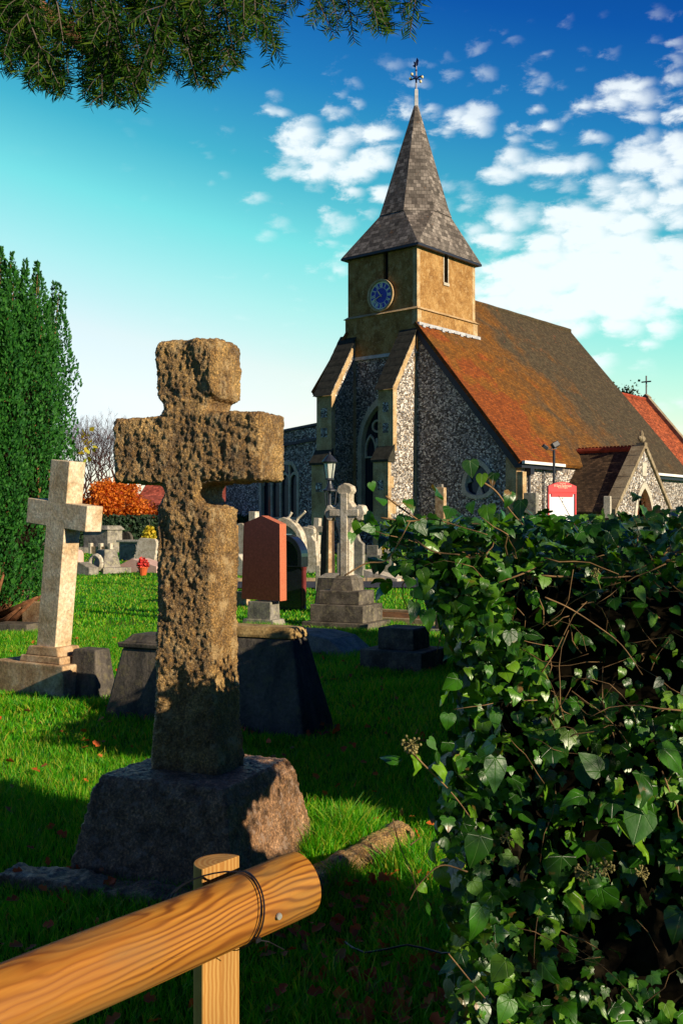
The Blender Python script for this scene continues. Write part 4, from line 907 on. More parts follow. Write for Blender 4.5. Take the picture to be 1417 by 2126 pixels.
hd = build('lamp_head', TB().box(-.12, .12, -.06, .06, -.07, .07), mat_iron, o, bevel=.02); hd.location = (-.34, .1, zat(936, 40)); hd.rotation_euler = (R(20), R(30), 0); build('arm', TB().tube([(0, 0, zat(944, 40)), (-.34, .1, zat(938, 40))], .02, 5), mat_iron, o)
for (px, top, wpx, Y, m_, lab) in ((1102, 1022, 34, 36, mat_greyst, 'grey square-topped headstone left of the red notice board'), (1260, 1029, 18, 38, mat_palestone, 'narrow pale headstone right of the red notice board'), (914, 1011, 26, 36, mat_palebase, 'brown headstone with a small cap in front of the gable window wall'), (1398, 1056, 22, 38, mat_greyst, 'small stone at the right edge below the porch')):
    o = grave('headstone', lab, 'headstone', px, 0, 60, GRP, Y=Y); w_ = wpx / F * Y / .95; h = zat(top, Y) - gz(0, Y)
    build('slab', TB().prism([(-w_ * .38, -.05), (w_ * .38, -.05), (w_ * .38, h), (-w_ * .38, h)], -w_ * .25, w_ * .25, 'y'), m_, o, bevel=.02)
    if px == 914: build('cap', TB().box(-.08, .08, -.08, .08, h, h + .12), mat_greyst, o, bevel=.01)

# ------------------------------------------------------------------ wooden rail and post in the foreground
A_, B_ = Vector((-1.305, .78, .694)), Vector((-.082, 2.05, .791))
d_ = (B_ - A_); Lr = d_.length
rail = thing('fence_rail', 'round orange pine fence rail with a black tie round it, crossing the bottom left corner', 'fence rail', A_)
rail.rotation_euler = d_.to_track_quat('X', 'Z').to_euler()
n = 40; tb = TB(); pts = []; rad = []
for i in range(n + 1):
    x = Lr * i / n; pts.append((x, .002 * math.sin(x * 5), .002 * math.sin(x * 7))); rad.append(.063 + .0008 * math.sin(x * 11))
pts += [(Lr + .006, 0, 0)]; rad[-1] = .0622; rad += [.055]
pl = build('pole', tb.tube(pts, rad, 40), mat_pine, rail, smooth=True)
m_ = pl.modifiers.new('e', 'EDGE_SPLIT'); m_.split_angle = R(35)
sxp = Lr - .155
def loop_(x, r, tilt_, n=40): return [(x + tilt_ * math.sin(a) - .075 * max(0, math.cos(a)), r * math.cos(a) + (.055 if math.cos(a) > .2 else .0) * max(0, math.cos(a)) , r * math.sin(a)) for a in np.linspace(0, 2 * math.pi, n)]
build('cable_tie', TB().tube(loop_(sxp, .0660, .016), .0017, 6), mat_cable, rail); build('cable_tie', TB().tube(loop_(sxp - .010, .0665, .022), .0011, 6), mat_cable, rail)
hd = build('tie_head', TB().box(-.006, .006, -.004, .004, -.004, .004).tube([(0, 0, 0), (.02, -.01, -.008), (.055, -.012, -.035)], .0012, 4), mat_cable, rail); hd.location = (sxp - .008, -.054, -.042)
sc_ = build('screw', TB().tube([(0, 0, 0), (0, -.003, 0)], [.007, .006], 10), mat_steel, rail); sc_.location = (Lr - .115, -.0622, -.012)
post = thing('fence_post', 'short sawn pine post with a flat-cut side standing behind the rail', 'fence post', (-.238, 2.035, 0))
pp = []
for k in range(40):
    a = 2 * math.pi * k / 40; x, y = .052 * math.cos(a), .052 * math.sin(a); nx_, ny_ = .80, -.60
    dd = x * nx_ + y * ny_ - .004
    if dd > 0: x -= dd * nx_; y -= dd * ny_
    pp.append((x, y))
build('post', TB().prism(pp, -.1, .838, 'z'), mat_post, post, bevel=.002)

# ------------------------------------------------------------------ grass
def blades(name, n, y0, y1, h0, h1, w, label, seed, pw=1.0, area=None, parent=None, lean=.5):
    g = np.random.default_rng(seed)
    if area is None:
        u = g.uniform(0, 1, n); Y = (y0 ** pw + u * (y1 ** pw - y0 ** pw)) ** (1 / pw); X = g.uniform(-1, 1, n) * (.36 * Y + .5)
        keep = np.ones(n, bool)
        cl_ = np.sin(X * 3.1 + np.sin(Y * 2.3) * 1.7) * np.sin(Y * 2.7 + np.cos(X * 1.9)) 
        keep &= ~((Y > 24.2) & (Y < 27.4) & (X > -2.9))
        X, Y = X[keep], Y[keep]; cl_ = cl_[keep]; n = len(X); H = g.uniform(h0, h1, n) * (1 + .35 * cl_)
    else:
        cx_, cy_, rx, ry = area; a = g.uniform(0, 6.283, n); r = np.sqrt(g.uniform(0, 1, n)); X = cx_ + rx * r * np.cos(a); Y = cy_ + ry * r * np.sin(a); H = g.uniform(h0, h1, n) * (1.15 - .5 * r)
    Z = np.array([gz(0, y) for y in Y]) - .008
    th = g.uniform(0, 6.283, n); ld = g.uniform(0, 6.283, n); W = w * g.uniform(.6, 1.3, n); le = g.uniform(.1, lean * 1.6, n) * H
    rx, ry = np.cos(th) * W / 2, np.sin(th) * W / 2; lx, ly = np.cos(ld) * le, np.sin(ld) * le
    P0 = np.stack([X, Y, Z], 1); R_ = np.stack([rx, ry, 0 * rx], 1); L = np.stack([lx, ly, 0 * lx], 1)
    up = np.array([[0, 0, 1.]]) * H[:, None]
    V = np.stack([P0 - R_, P0 + R_, P0 + L * .35 + up * .55 + R_ * .8, P0 + L * .35 + up * .55 - R_ * .8, P0 + L + up * .93 + R_ * .12, P0 + L + up * .93 - R_ * .12], 1).reshape(-1, 3)
    b_ = np.arange(n)[:, None] * 6; Fc = np.concatenate([b_ + np.array([[0, 1, 2, 3]]), b_ + np.array([[3, 2, 4, 5]])])
    o = np_mesh(name, V, Fc, mat_grass); tag(o, label, kind='stuff'); return o
blades('grass', 120000, 2.0, 7.0, .03, .075, .0042, 'short lawn grass near the viewer', 1)
blades('grass', 120000, 7.0, 15.0, .03, .07, .0075, 'lawn grass among the nearer graves', 2)
blades('grass', 70000, 15.0, 30.0, .03, .065, .016, 'lawn grass up to the path', 3)
blades('grass', 26000, 27.5, 56.0, .03, .07, .04, 'grass beyond the path', 4)
for k, (x, y, rx, ry, nn, h) in enumerate(((.02, 4.95, .16, .2, 1500, .19), (-.10, 4.75, .1, .15, 500, .16), (.32, 4.5, .16, .12, 600, .17), (.30, 3.7, .2, .35, 900, .13), (-2.45, 8.35, .5, .14, 900, .14), (-2.0, 8.5, .35, .12, 500, .12), (-1.05, 3.95, .5, .2, 500, .1), (.05, 3.3, .35, .4, 900, .11), (-.25, 14.2, .8, .3, 900, .13), (-1.2, 14.9, .5, .2, 700, .14), (.4, 15.6, .6, .5, 900, .13), (1.0, 9.6, .6, .3, 900, .09), (.3, 6.6, .5, .4, 500, .08), (-1.75, 5.0, .5, .8, 900, .09), (-1.5, 6.4, .8, .7, 1100, .085), (-2.6, 7.2, .6, .6, 900, .09), (.35, 4.1, .15, .3, 500, .16), (-.02, 4.3, .12, .12, 350, .14), (-.55, 7.1, .8, .15, 900, .08), (-4.2, 14.0, .8, .4, 900, .1))):
    blades('grass_tuft', int(nn * 1.2), 0, 0, h * .5, h * 1.1, .005 if y < 7 else .009, 'long grass tuft growing by the stones', 20 + k, area=(x, y, rx, ry), lean=.55)
# fallen leaves
g = np.random.default_rng(5); n = 700
Y = 2.6 + g.uniform(0, 1, n) ** 1.3 * 11; X = g.uniform(-.36, .30, n) * Y; 
k2 = 150; X[:k2] = g.normal(.13, .16, k2); Y[:k2] = g.uniform(3.0, 4.3, k2)
P = np.stack([X, Y, g.uniform(.02, .055, n)], 1); N = nrm(g.normal(size=(n, 3)) * .6 + np.array([0, -.25, 1])); M = frames(N, g.normal(size=(n, 3)), g.uniform(.014, .032, n))
lt = [(0, -1, 0), (.45, -.6, .12), (.85, -.1, .3), (.4, .15, .1), (.55, .7, .25), (0, 1.1, .05), (-.55, .6, .3), (-.4, .1, .1), (-.85, -.2, .35), (-.4, -.65, .15), (0, 0, 0)]
V, Fc = inst(lt, [(i, (i + 1) % 10, 10) for i in range(10)], M, P)
o = np_mesh('fallen_leaves', V, Fc, mat_brownl); tag(o, 'scattered orange-brown fallen leaves on the grass', kind='stuff')
cb = build('cable', TB().tube([(.0, 3.62, .05), (.04, 3.55, .05), (.08, 3.51, .05), (.15, 3.49, .07), (.22, 3.49, .085), (.28, 3.46, .085), (.33, 3.41, .09), (.38, 3.35, .12), (.44, 3.28, .18), (.5, 3.2, .25)], .0035, 6), mat_cable); tag(cb, 'black cable lying in the grass at the foot of the ivy hedge', 'cable')

# ------------------------------------------------------------------ ivy hedge
hedge = thing('ivy_hedge', 'tall ivy-covered hedge with glossy leaves and tangled stems filling the right side', 'hedge', (.8, 2.4, 0))
HL = np.array([.8, 2.4, 0])
TOP = 1.51
def xl(z):  # ragged left outline at Y = 2
    return np.interp(z, [0, .6, .8, .95, 1.1, 1.2, 1.35, 1.45, 1.55], [.20, .20, .19, .165, .235, .23, .165, .11, .16])
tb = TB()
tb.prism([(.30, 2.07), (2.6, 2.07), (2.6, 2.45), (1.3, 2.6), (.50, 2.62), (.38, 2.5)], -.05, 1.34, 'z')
tb.prism([(1.3, 2.5), (.92, 3.7), (.66, 3.9), (.50, 3.1), (.42, 2.5)], .98, 1.33, 'z')  # hidden rear core, raised off the ground to shape the hedge shadow
co = build('blocker_core', tb, mat_core, hedge); roughen(co, .045, [('n', 5, .10, 3), ('n', 14, .06, 4)], smooth=False); co.location = -Vector(HL)  # added dark core that blocks light between the leaves
tb = TB().prism([(.78, 4.9), (1.9, 4.8), (3.2, 12.4), (2.3, 12.6), (1.28, 7.6)], -.05, 1.36, 'z')
leafA = [(0, .3), (0, -.0), (.22, -.2), (.5, -.12), (.62, .10), (.45, .28), (.56, .52), (.30, .60), (.16, .82), (0, 1.05)]
leafB = [(0, .3), (0, -.02), (.2, -.13), (.42, -.03), (.5, .18), (.44, .42), (.32, .62), (.2, .8), (.09, .95), (0, 1.06)]
def mkleaf(o_):
    ctr = o_[0]; right = o_[1:]; full = right + [(-x, y) for x, y in right[-2:0:-1]]
    n = len(full)
    def z(x, y): return -.22 * abs(x) ** 1.3 * (1 if True else 1) + .10 * math.sin(y * 3) - .28 * max(0, y - .3) ** 2 + .16 * abs(x)
    mid = [((x * .5), ctr[1] + (y - ctr[1]) * .5) for x, y in full]
    vs = [(ctr[0], ctr[1], z(0, ctr[1]))] + [(x, y, z(x, y)) for x, y in mid] + [(x, y, z(x, y) + .03 * math.sin(i * 2.4)) for i, (x, y) in enumerate(full)]
    fs = []
    for i in range(n):
        j = (i + 1) % n; fs += [(0, 1 + i, 1 + j), (1 + i, 1 + n + i, 1 + n + j), (1 + i, 1 + n + j, 1 + j)]
    return np.array(vs), np.array(fs)
LA, LB = mkleaf(leafA), mkleaf(leafB)
def ivy(name, P, N, size, tmpl, parent=None, seed=1, tip=None):
    g = np.random.default_rng(seed); n = len(P)
    if tip is None: tip = np.array([0, -.1, -1.]) + g.normal(size=(n, 3)) * .45
    M = frames(N, tip, size); asp = g.uniform(.75, 1.15, n); M[:, :, 0] *= asp[:, None]; M[:, :, 2] *= g.uniform(-.3, 1.6, n)[:, None]
    V, Fc = inst(tmpl[0], tmpl[1], M, P - HL); uv = np.tile(tmpl[0][:, :2], (n, 1))
    return np_mesh(name, V, Fc, mat_ivy, parent, uv, True)
g = np.random.default_rng(77)
def front(n, zlo, zhi, dep, smin, smax, xmax=1.35, jit=.55, ybias=1.93):
    z = g.uniform(zlo, zhi, n); x = xl(z) + .02 + (xmax - .2) * g.uniform(0, 1, n) ** 1.05; 
    y = ybias + g.uniform(0, 1, n) ** .8 * dep + .05 * np.sin(x * 7 + z * 5) + .04 * np.sin(z * 11)
    N = nrm(np.array([.12, -.85, .35]) + g.normal(size=(n, 3)) * jit); return np.stack([x, y, z], 1), N, g.uniform(smin, smax, n)
sets = []
P1 = front(2700, .35, 1.17, .16, .018, .040); P2 = front(2700, .0, 1.15, .3, .018, .040); P3 = front(900, 1.12, 1.42, .26, .014, .032)
P3b = front(9, 1.15, 1.3, .02, .045, .062, 1.0, .3); P3c = front(80, .3, 1.18, .02, .042, .060, 1.2, .4, 1.87)
# left end
n = 1300; z = g.uniform(.1, 1.40, n); yy = g.uniform(1.95, 3.9, n); x = xl(z) + .14 * (yy - 1.95) * 1.05 + g.uniform(-.01, .10, n) * (1 + .3 * (yy - 1.9))
z = np.where(yy > 2.75, .92 + z * .34, z); P4 = (np.stack([x, yy, z], 1), nrm(np.array([-.7, -.3, .35]) + g.normal(size=(n, 3)) * .6), g.uniform(.028, .055, n))  # rear leaves lifted as well so low sun passes beneath
# top crest
n = 4200; x = .12 + 1.9 * g.uniform(0, 1, n) ** 1.1; yy = 1.95 + g.uniform(0, 1, n) ** 1.5 * 1.2; z = 1.395 + g.uniform(0, .118, n) + .016 * np.sin(x * 21) + .012 * np.sin(x * 47)
P5 = (np.stack([x, yy, z], 1), nrm(np.array([.2, -.3, .75]) + g.normal(size=(n, 3)) * .65), g.uniform(.016, .034, n))
n = 60; x = np.concatenate([g.normal(.17, .06, 34), g.uniform(.1, .55, 26)]); z = np.concatenate([g.uniform(1.36, 1.50, 34), g.uniform(1.46, 1.51, 26)]); yy = g.uniform(1.95, 2.15, n)
P6b_n = 900; q1 = g.uniform(1.18, 1.44, P6b_n); q0 = xl(q1) + .02 + .14 * g.uniform(0, 1, P6b_n); P6b = (np.stack([q0, g.uniform(1.93, 2.2, P6b_n), q1], 1), nrm(np.array([-.1, -.6, .5]) + g.normal(size=(P6b_n, 3)) * .6), g.uniform(.018, .036, P6b_n))
P6 = (np.stack([x, yy, z], 1), nrm(np.array([0, -.5, .5]) + g.normal(size=(n, 3)) * .6), g.uniform(.026, .045, n))
def cat(*a): return [np.concatenate([q[i] for q in a]) for i in range(3)]
C1 = cat(P1, P3b, P5); C2 = cat(P2, P3, P4, P6, P6b, P3c)
ivy('ivy_leaves', C1[0], C1[1], C1[2], LA, hedge, 3); ivy('ivy_leaves', C2[0], C2[1], C2[2], LB, hedge, 4)
# stems
def twigs(name, n, fn, r0, r1, parent, matl, seed, segs=5):
    g2 = random.Random(seed); tb = TB()
    for _ in range(n):
        p, d, L, r = fn(g2); pts = [Vector(p)]; d = Vector(d).normalized()
        for k in range(segs):
            d = (d + Vector((g2.gauss(0, .28), g2.gauss(0, .2), g2.gauss(0, .28)))).normalized(); pts.append(pts[-1] + d * L / segs)
        tb.tube([q - Vector(HL) for q in pts], [r * (1 - .6 * k / segs) for k in range(segs + 1)], 5)
    return build(name, tb, matl, parent, fix=False, smooth=True)
def ft(g2):
    z = g2.uniform(1.0, 1.44) if g2.random() < .7 else g2.uniform(.3, 1.2)
    x = float(xl(z)) + .1 + g2.random() * 1.0; return (x, g2.uniform(1.93, 2.05), z), (g2.gauss(0, 1), g2.gauss(0, .3), g2.gauss(0, .8)), g2.uniform(.06, .2), g2.uniform(.0007, .0019)
twigs('ivy_stem_tangle', 230, ft, 0, 0, hedge, mat_twig, 5)
def ft2(g2):
    x = .15 + g2.random() * 1.2; return (x, g2.uniform(1.95, 2.4), g2.uniform(1.40, 1.45)), (g2.gauss(0, 1), g2.gauss(0, .4), g2.gauss(.1, .35)), g2.uniform(.06, .2), g2.uniform(.001, .0026)
twigs('crest_stem_tangle', 190, ft2, 0, 0, hedge, mat_twig, 6)
def smooth_path(P, k=5):
    P = [Vector(p) for p in P]; Q = [P[0] * 2 - P[1]] + P + [P[-1] * 2 - P[-2]]; out_ = []
    for i in range(1, len(Q) - 2):
        for j in range(k):
            t = j / k; a, b, c, d = Q[i - 1:i + 3]
            out_.append(.5 * ((2 * b) + (c - a) * t + (2 * a - 5 * b + 4 * c - d) * t * t + (3 * b - a - 3 * c + d) * t ** 3))
    return out_ + [P[-1]]
def vine(pxs, Y, r, seed=1):
    return smooth_path([Vector(((px - 708.5) / F * Y, Y + .01 * math.sin(i), CH - (py - HZ) / F * Y)) for i, (px, py) in enumerate(pxs)])
tb = TB()
for pxs, Y, r in (([(790, 1075), (850, 1082), (900, 1078), (960, 1095), (1010, 1110)], 1.93, .0024), ([(715, 1195), (760, 1170), (800, 1165), (825, 1130), (850, 1082)], 1.93, .0024), ([(800, 1030), (840, 1060), (880, 1085), (930, 1095)], 1.95, .0028),
        ([(860, 1120), (900, 1145), (955, 1152)], 1.9, .003), ([(1000, 1000), (1030, 1020), (1060, 1060), (1085, 1090)], 1.95, .0028), ([(840, 1545), (880, 1590), (930, 1640), (970, 1690), (990, 1730)], 1.92, .0026), ([(850, 1755), (875, 1740)], 1.92, .002),
        ([(1130, 1240), (1180, 1262), (1240, 1300), (1290, 1340), (1330, 1400)], 1.9, .002), ([(1120, 1195), (1250, 1200), (1400, 1190)], 1.97, .003), ([(815, 1700), (830, 1760), (860, 1830), (870, 1890)], 2.0, .0018), ([(970, 1810), (915, 1800), (870, 1840), (850, 1870)], 1.92, .0022), ([(930, 1980), (1010, 2080), (1060, 2130)], 1.88, .002)):
    r *= .75; vp = vine(pxs, Y, r); tb.tube([q - Vector(HL) for q in vp], [r * (1 - .5 * i / len(vp)) for i in range(len(vp))], 6)
build('main_vines', tb, mat_twig, hedge, smooth=True)
# sprig leaves on the free stems
sp_ = [(790, 1050, 30), (770, 1012, 20), (845, 1055, 34), (905, 1045, 44), (870, 1100, 34), (760, 1085, 34), (745, 1100, 30), (775, 1110, 30), (730, 1120, 26), (835, 1085, 28), (975, 975, 36), (1000, 1000, 30), (1025, 1000, 34), (1058, 1040, 36), (1080, 1060, 40), (975, 1060, 32), (935, 1075, 40), (1010, 1075, 50), (1320, 1040, 28), (860, 1275, 46), (885, 1290, 44), (858, 1240, 30), (850, 1215, 32), (875, 1200, 34), (845, 1185, 30), (930, 1300, 24), (825, 1605, 46), (862, 1590, 40), (905, 1610, 44), (930, 1560, 36), (945, 1680, 44), (930, 1650, 34), (905, 1580, 36), (890, 1550, 30), (885, 1895, 30), (870, 1850, 26), (960, 1590, 34), (980, 1850, 40), (920, 1470, 46), (950, 1430, 40), (930, 1500, 34)]
PP = np.array([list(at(px, 1.93)[:2]) + [zat(py - s / 2, 1.93)] for px, py, s in sp_]); SS = np.array([s / F * 1.93 * .95 for *_, s in sp_])
ivy('sprig_leaves', PP, nrm(np.array([.1, -.8, .4]) + g.normal(size=(len(PP), 3)) * .45), SS, LB, hedge, 9)
# flower umbels
for k, (px, py, r) in enumerate(((853, 1545, .017), (985, 1762, .012), (1212, 1810, .017), (1255, 1800, .016), (1330, 1812, .013), (1050, 1740, .011), (1235, 1190, .009))):
    tb = TB(); c_ = at(px, 1.9, zat(py, 1.9)) - Vector(HL); g2 = random.Random(k)
    for q in range(26):
        d = Vector((g2.gauss(0, 1), g2.gauss(0, 1), g2.gauss(0, 1))).normalized(); e_ = c_ + d * r; tb.ball(e_, r * .17, 4); tb.tube([c_, e_], r * .05, 3, False)
    tb.tube([c_, c_ + Vector((.012, .01, -.03))], .0012, 4); build('ivy_flower', tb, mat_berry, hedge, fix=False, smooth=True)
# the same hedge running on beside the lawn
h2 = thing('ivy_hedge', 'lower ivy hedge running away along the shaded right side of the lawn', 'hedge', (1.3, 7, 0)); HL = np.array([1.3, 7., 0])
co = build('blocker_core', tb_ if False else TB().prism([(.80, 4.95), (1.9, 4.85), (3.2, 12.4), (2.3, 12.6), (1.28, 7.6)], -.05, 1.40, 'z'), mat_core, h2); roughen(co, .09, [('n', 3, .16, 3), ('n', 9, .08, 4)], smooth=False); co.location = -Vector(HL)  # added dark core, blocks light through this stretch
n = 5200; t_ = g.uniform(0, 1, n); yy = 4.85 + t_ * 7.7; xb = np.interp(yy, [4.9, 7.6, 12.6], [.72, 1.2, 2.25]); side = g.uniform(0, 1, n)
x = np.where(side < .55, xb + g.uniform(-.05, .12, n), xb + g.uniform(0, 1.0, n)); z = np.where(side < .55, g.uniform(0, 1.46, n), 1.36 + g.uniform(0, .12, n))
ivy('ivy_leaves', np.stack([x, yy, z], 1), nrm(np.array([-.3, -.4, .5]) + g.normal(size=(n, 3)) * .6), g.uniform(.04, .085, n), LB, h2, 12)

# ------------------------------------------------------------------ yew boughs overhead
yew = thing('yew_tree', 'dark yew tree whose needled boughs hang into the top left of the view', 'tree', (-2.6, -.6, 0)); YO = Vector((-2.6, -.6, 0))
build('trunk', TB().tube([(0, 0, -.1), (.05, .05, .8), (0, .1, 1.8), (.15, .3, 2.6), (.4, .8, 3.3)], [.34, .27, .24, .2, .14], 10), mat_bark, yew, smooth=True)
tb = TB(); tb.tube([(.2, .5, 2.8), (1.6, .2, 3.5), (3.2, .5, 3.5), (4.6, 1.1, 3.1), (4.9, 1.6, 2.6), (5.0, 1.7, 1.6)], [.10, .08, .06, .045, .03, .01], 7)  # first limb added only to carry the unseen shading foliage
limbs = [[(.15, .3, 2.6), (.9, 1.5, 3.05), (1.7, 2.4, 3.05), (2.3, 2.9, 2.98)], [(.2, .5, 2.8), (.7, 1.8, 3.2), (1.3, 2.8, 3.0), (1.9, 3.3, 2.9)], [(.3, .6, 3.0), (.9, 2.2, 3.3), (1.5, 3.5, 3.1), (1.9, 4.2, 3.05)]]
for l in limbs: tb.tube(l, [.09, .06, .045, .03, .012][:len(l)], 7)
build('limb', tb, mat_bark, yew, smooth=True)
g = np.random.default_rng(21); rnd = random.Random(4)
prof = [(-150, 180), (0, 130), (40, 178), (120, 205), (185, 215), (262, 228), (300, 195), (345, 165), (410, 185), (455, 185), (490, 150), (560, 110), (595, 145), (600, 75), (640, 65), (700, 120), (740, 95), (800, 70), (850, 85), (862, 40)]
nP, nT = [], []; tb = TB()
def twig(pts, m, nl=1.0):
    n_ = len(pts) - 1
    for i in range(m):
        t_ = i / m * n_; j = min(n_ - 1, int(t_)); p = pts[j].lerp(pts[j + 1], t_ - j); dr = (pts[j + 1] - pts[j]).normalized()
        side = dr.cross(Vector((rnd.gauss(0, .2), 1, rnd.gauss(0, .2)))).normalized() * (1 if i % 2 else -1)
        nP.append(p - YO); nT.append(side + dr * .8 + Vector((rnd.gauss(0, .12), rnd.gauss(0, .3), rnd.gauss(0, .12))))
for k in range(185):
    px = rnd.uniform(-170, 855) if k > 40 else rnd.uniform(-20, 500); lim = float(np.interp(px, [a for a, b in prof], [b for a, b in prof])); Y = rnd.uniform(2.15, 2.75)
    hang = 1 if k % 3 == 0 else rnd.random() ** .8; pye = lim - (1 - hang) * (lim + 25) - rnd.uniform(0, 10)
    if px > 590 and rnd.random() < .35: continue
    if 600 < px < 695 and pye > 62: continue
    e_ = at(px, Y, zat(pye, Y)); L = rnd.uniform(.14, .26); d = Vector((rnd.gauss(.12, .3), rnd.gauss(0, .25), -1)).normalized()
    pts = [e_ - d * L - Vector((rnd.gauss(.02, .03), 0, -.0)), e_ - d * L * .66, e_ - d * L * .33, e_]
    tb.tube([q - YO for q in pts], [.0024, .0018, .0013, .0006], 4, False); twig(pts, int(L * 330))
    for q in range(int(L / .024)):
        t_ = q * .024 / L * 3; j = min(2, int(t_)); p = pts[j].lerp(pts[j + 1], t_ - j); sg = 1 if q % 2 else -1
        sd = (Vector((sg * rnd.uniform(.6, 1.1), rnd.gauss(0, .45), 0)) + d * rnd.uniform(.5, 1.1)).normalized(); l2 = rnd.uniform(.03, .085) * (1.15 - .25 * t_)
        p2 = [p, p + sd * l2 * .5, p + (sd + d * .25).normalized() * l2]; tb.tube([x_ - YO for x_ in p2], [.001, .0008, .0004], 3, False); twig(p2, int(l2 * 330))
build('twigs', tb, mat_barkgrey, yew, fix=False)
nP = np.array([list(p) for p in nP]); nT = np.array([list(p) for p in nT]); n = len(nP)
M = frames(nrm(np.array([0, -.6, .5]) + g.normal(size=(n, 3)) * .5), nT, g.uniform(.014, .023, n))
# frames() makes the tip perpendicular to the normal; rebuild so the needle follows its own direction
T = nrm(nT); Nn = nrm(np.cross(T, g.normal(size=(n, 3)))); Rr = np.cross(T, Nn); M = np.stack([Rr, T, Nn], 2) * g.uniform(.017, .026, n)[:, None, None]
V, Fc = inst([(-.055, 0, 0), (.055, 0, 0), (.07, .5, .04), (0, 1, .0), (-.07, .5, .04)], [(0, 1, 2, 3, 4)], M, nP)
np_mesh('needles', V, Fc, mat_yew, yew)
gb = np.random.default_rng(61); cl_P = []
for q in range(52):
    c_ = np.array([gb.uniform(1.9, 2.6), gb.uniform(.35, 1.55), gb.uniform(.75, 2.75)]); dd_ = nrm(gb.normal(size=(170, 3))) * gb.uniform(0, 1, 170)[:, None] ** .5 * np.array([.10, .10, .16]); cl_P.append(c_ + dd_)
cl_P = np.concatenate(cl_P) - np.array(YO); n = len(cl_P)
V, Fc = inst([(-.10, 0, 0), (.10, 0, 0), (.12, .5, .04), (0, 1, .0), (-.12, .5, .04)], [(0, 1, 2, 3, 4)], frames(gb.normal(size=(n, 3)), gb.normal(size=(n, 3)), gb.uniform(.03, .05, n)), cl_P)
np_mesh('added_shade_bough', V, Fc, mat_yew, yew)  # unseen foliage added only to dapple the ivy hedge with shade

# ------------------------------------------------------------------ columnar Irish yew on the left
iy = thing('columnar_yew', 'broad dark green columnar yew with upright shoots at the left edge', 'tree', (-5.55, 15.6, 0))
g = np.random.default_rng(31); rnd = random.Random(8)
tb = TB(); fP, fN = [], []; IO = np.array([-5.55, 15.6, 0])
for k in range(180):
    a = rnd.uniform(0, 6.283); rr = rnd.random() ** .42; bx, by = rr * .85 * math.cos(a), rr * .85 * math.sin(a)
    top = 5.45 - .45 * rr ** 3 + rnd.choice((-.7, -.45, -.25, .0, .2)); z0 = rnd.uniform(.15, .5) + (1 - rr) * .4
    if rnd.random() < .45: z0 = rnd.uniform(1.0, 2.6)
    R1 = lambda z: 1 + .62 * min(1, max(0, z) / 1.8) ** .7 * (1 - .18 * max(0, (z - 3.9) / 2.4))
    nn = int((top - z0) * 330); z = z0 + (top - z0) * g.uniform(0, 1, nn) ** .9
    cr = .17 * np.minimum(1, (top - z) / 1.25 + .06) * (1 + .25 * np.sin(z * 9 + k)) ; an = g.uniform(0, 6.283, nn)
    sc1 = np.array([R1(q) for q in z])
    x = bx * sc1 + cr * np.cos(an) + .03 * np.sin(z * 4 + k); y = by * sc1 + cr * np.sin(an)
    fP.append(np.stack([x, y, z], 1)); fN.append(np.stack([np.cos(an), np.sin(an), .3 + 0 * an], 1))
    if rr > .3 and k % 3 == 0: tb.tube([(bx * .5, by * .5, .1), (bx * R1(z0) * .92, by * R1(z0) * .92, z0 + .2), (bx * .84 * R1((z0 + top) / 2), by * .84 * R1((z0 + top) / 2), (z0 + top) / 2), (bx * R1(top), by * R1(top), top - .15)], [.04, .025, .012, .004], 5)
for k in range(26):
    a = rnd.uniform(-2.6, 0); tb.tube([(.3 * math.cos(a), .3 * math.sin(a), .05), (1.0 * math.cos(a), 1.0 * math.sin(a), rnd.uniform(.1, .3)), (1.5 * math.cos(a), 1.5 * math.sin(a), rnd.uniform(.25, .9))], [.06, .04, .015], 5)
build('trunk', tb.tube([(0, 0, -.1), (0, 0, 1.2)], [.28, .2], 8), mat_bark, iy, smooth=True)
fP = np.concatenate(fP); fN = np.concatenate(fN); n = len(fP)
T = nrm(np.array([0, 0, 1.1]) + fN * .8 + g.normal(size=(n, 3)) * .35); Nn = nrm(np.cross(T, g.normal(size=(n, 3)))); M = np.stack([np.cross(T, Nn), T, Nn], 2) * g.uniform(.025, .060, n)[:, None, None]
V, Fc = inst([(-.20, 0, 0), (.20, 0, 0), (.28, .6, 0), (0, 1, .05), (-.28, .6, 0)], [(0, 1, 2, 3, 4)], M, fP)
np_mesh('crown', V, Fc, mat_iyew, iy)
co = build('filler_core', TB().lathe([(.45, .35), (.85, 1.0), (1.1, 2.2), (1.1, 3.3), (.85, 4.1), (.4, 4.6)], 16), mat_core, iy); roughen(co, .12, [('n', 2, .2, 3), ('n', 6, .08, 4)], smooth=False)  # added dark body inside the crown, closes see-through gaps
iy.rotation_euler.z = 0
cloud_o = thing('sapling', 'thin shoot with a few yellow leaves sticking out right of the columnar yew', 'sapling', (-3.95, 16.0, 0))
build('stem', TB().tube([(-.9, -.3, 0), (-.7, -.2, 1.0), (-.2, 0, 2.0), (.05, 0, 2.6), (.02, 0, 3.2)], [.03, .02, .012, .008, .004], 5), mat_barkgrey, cloud_o)
cloud(26, (.03, 0, 2.75), (.11, .10, .36), .075, mat_yellowl, 'leaves', cloud_o, 1.6, seed=3)

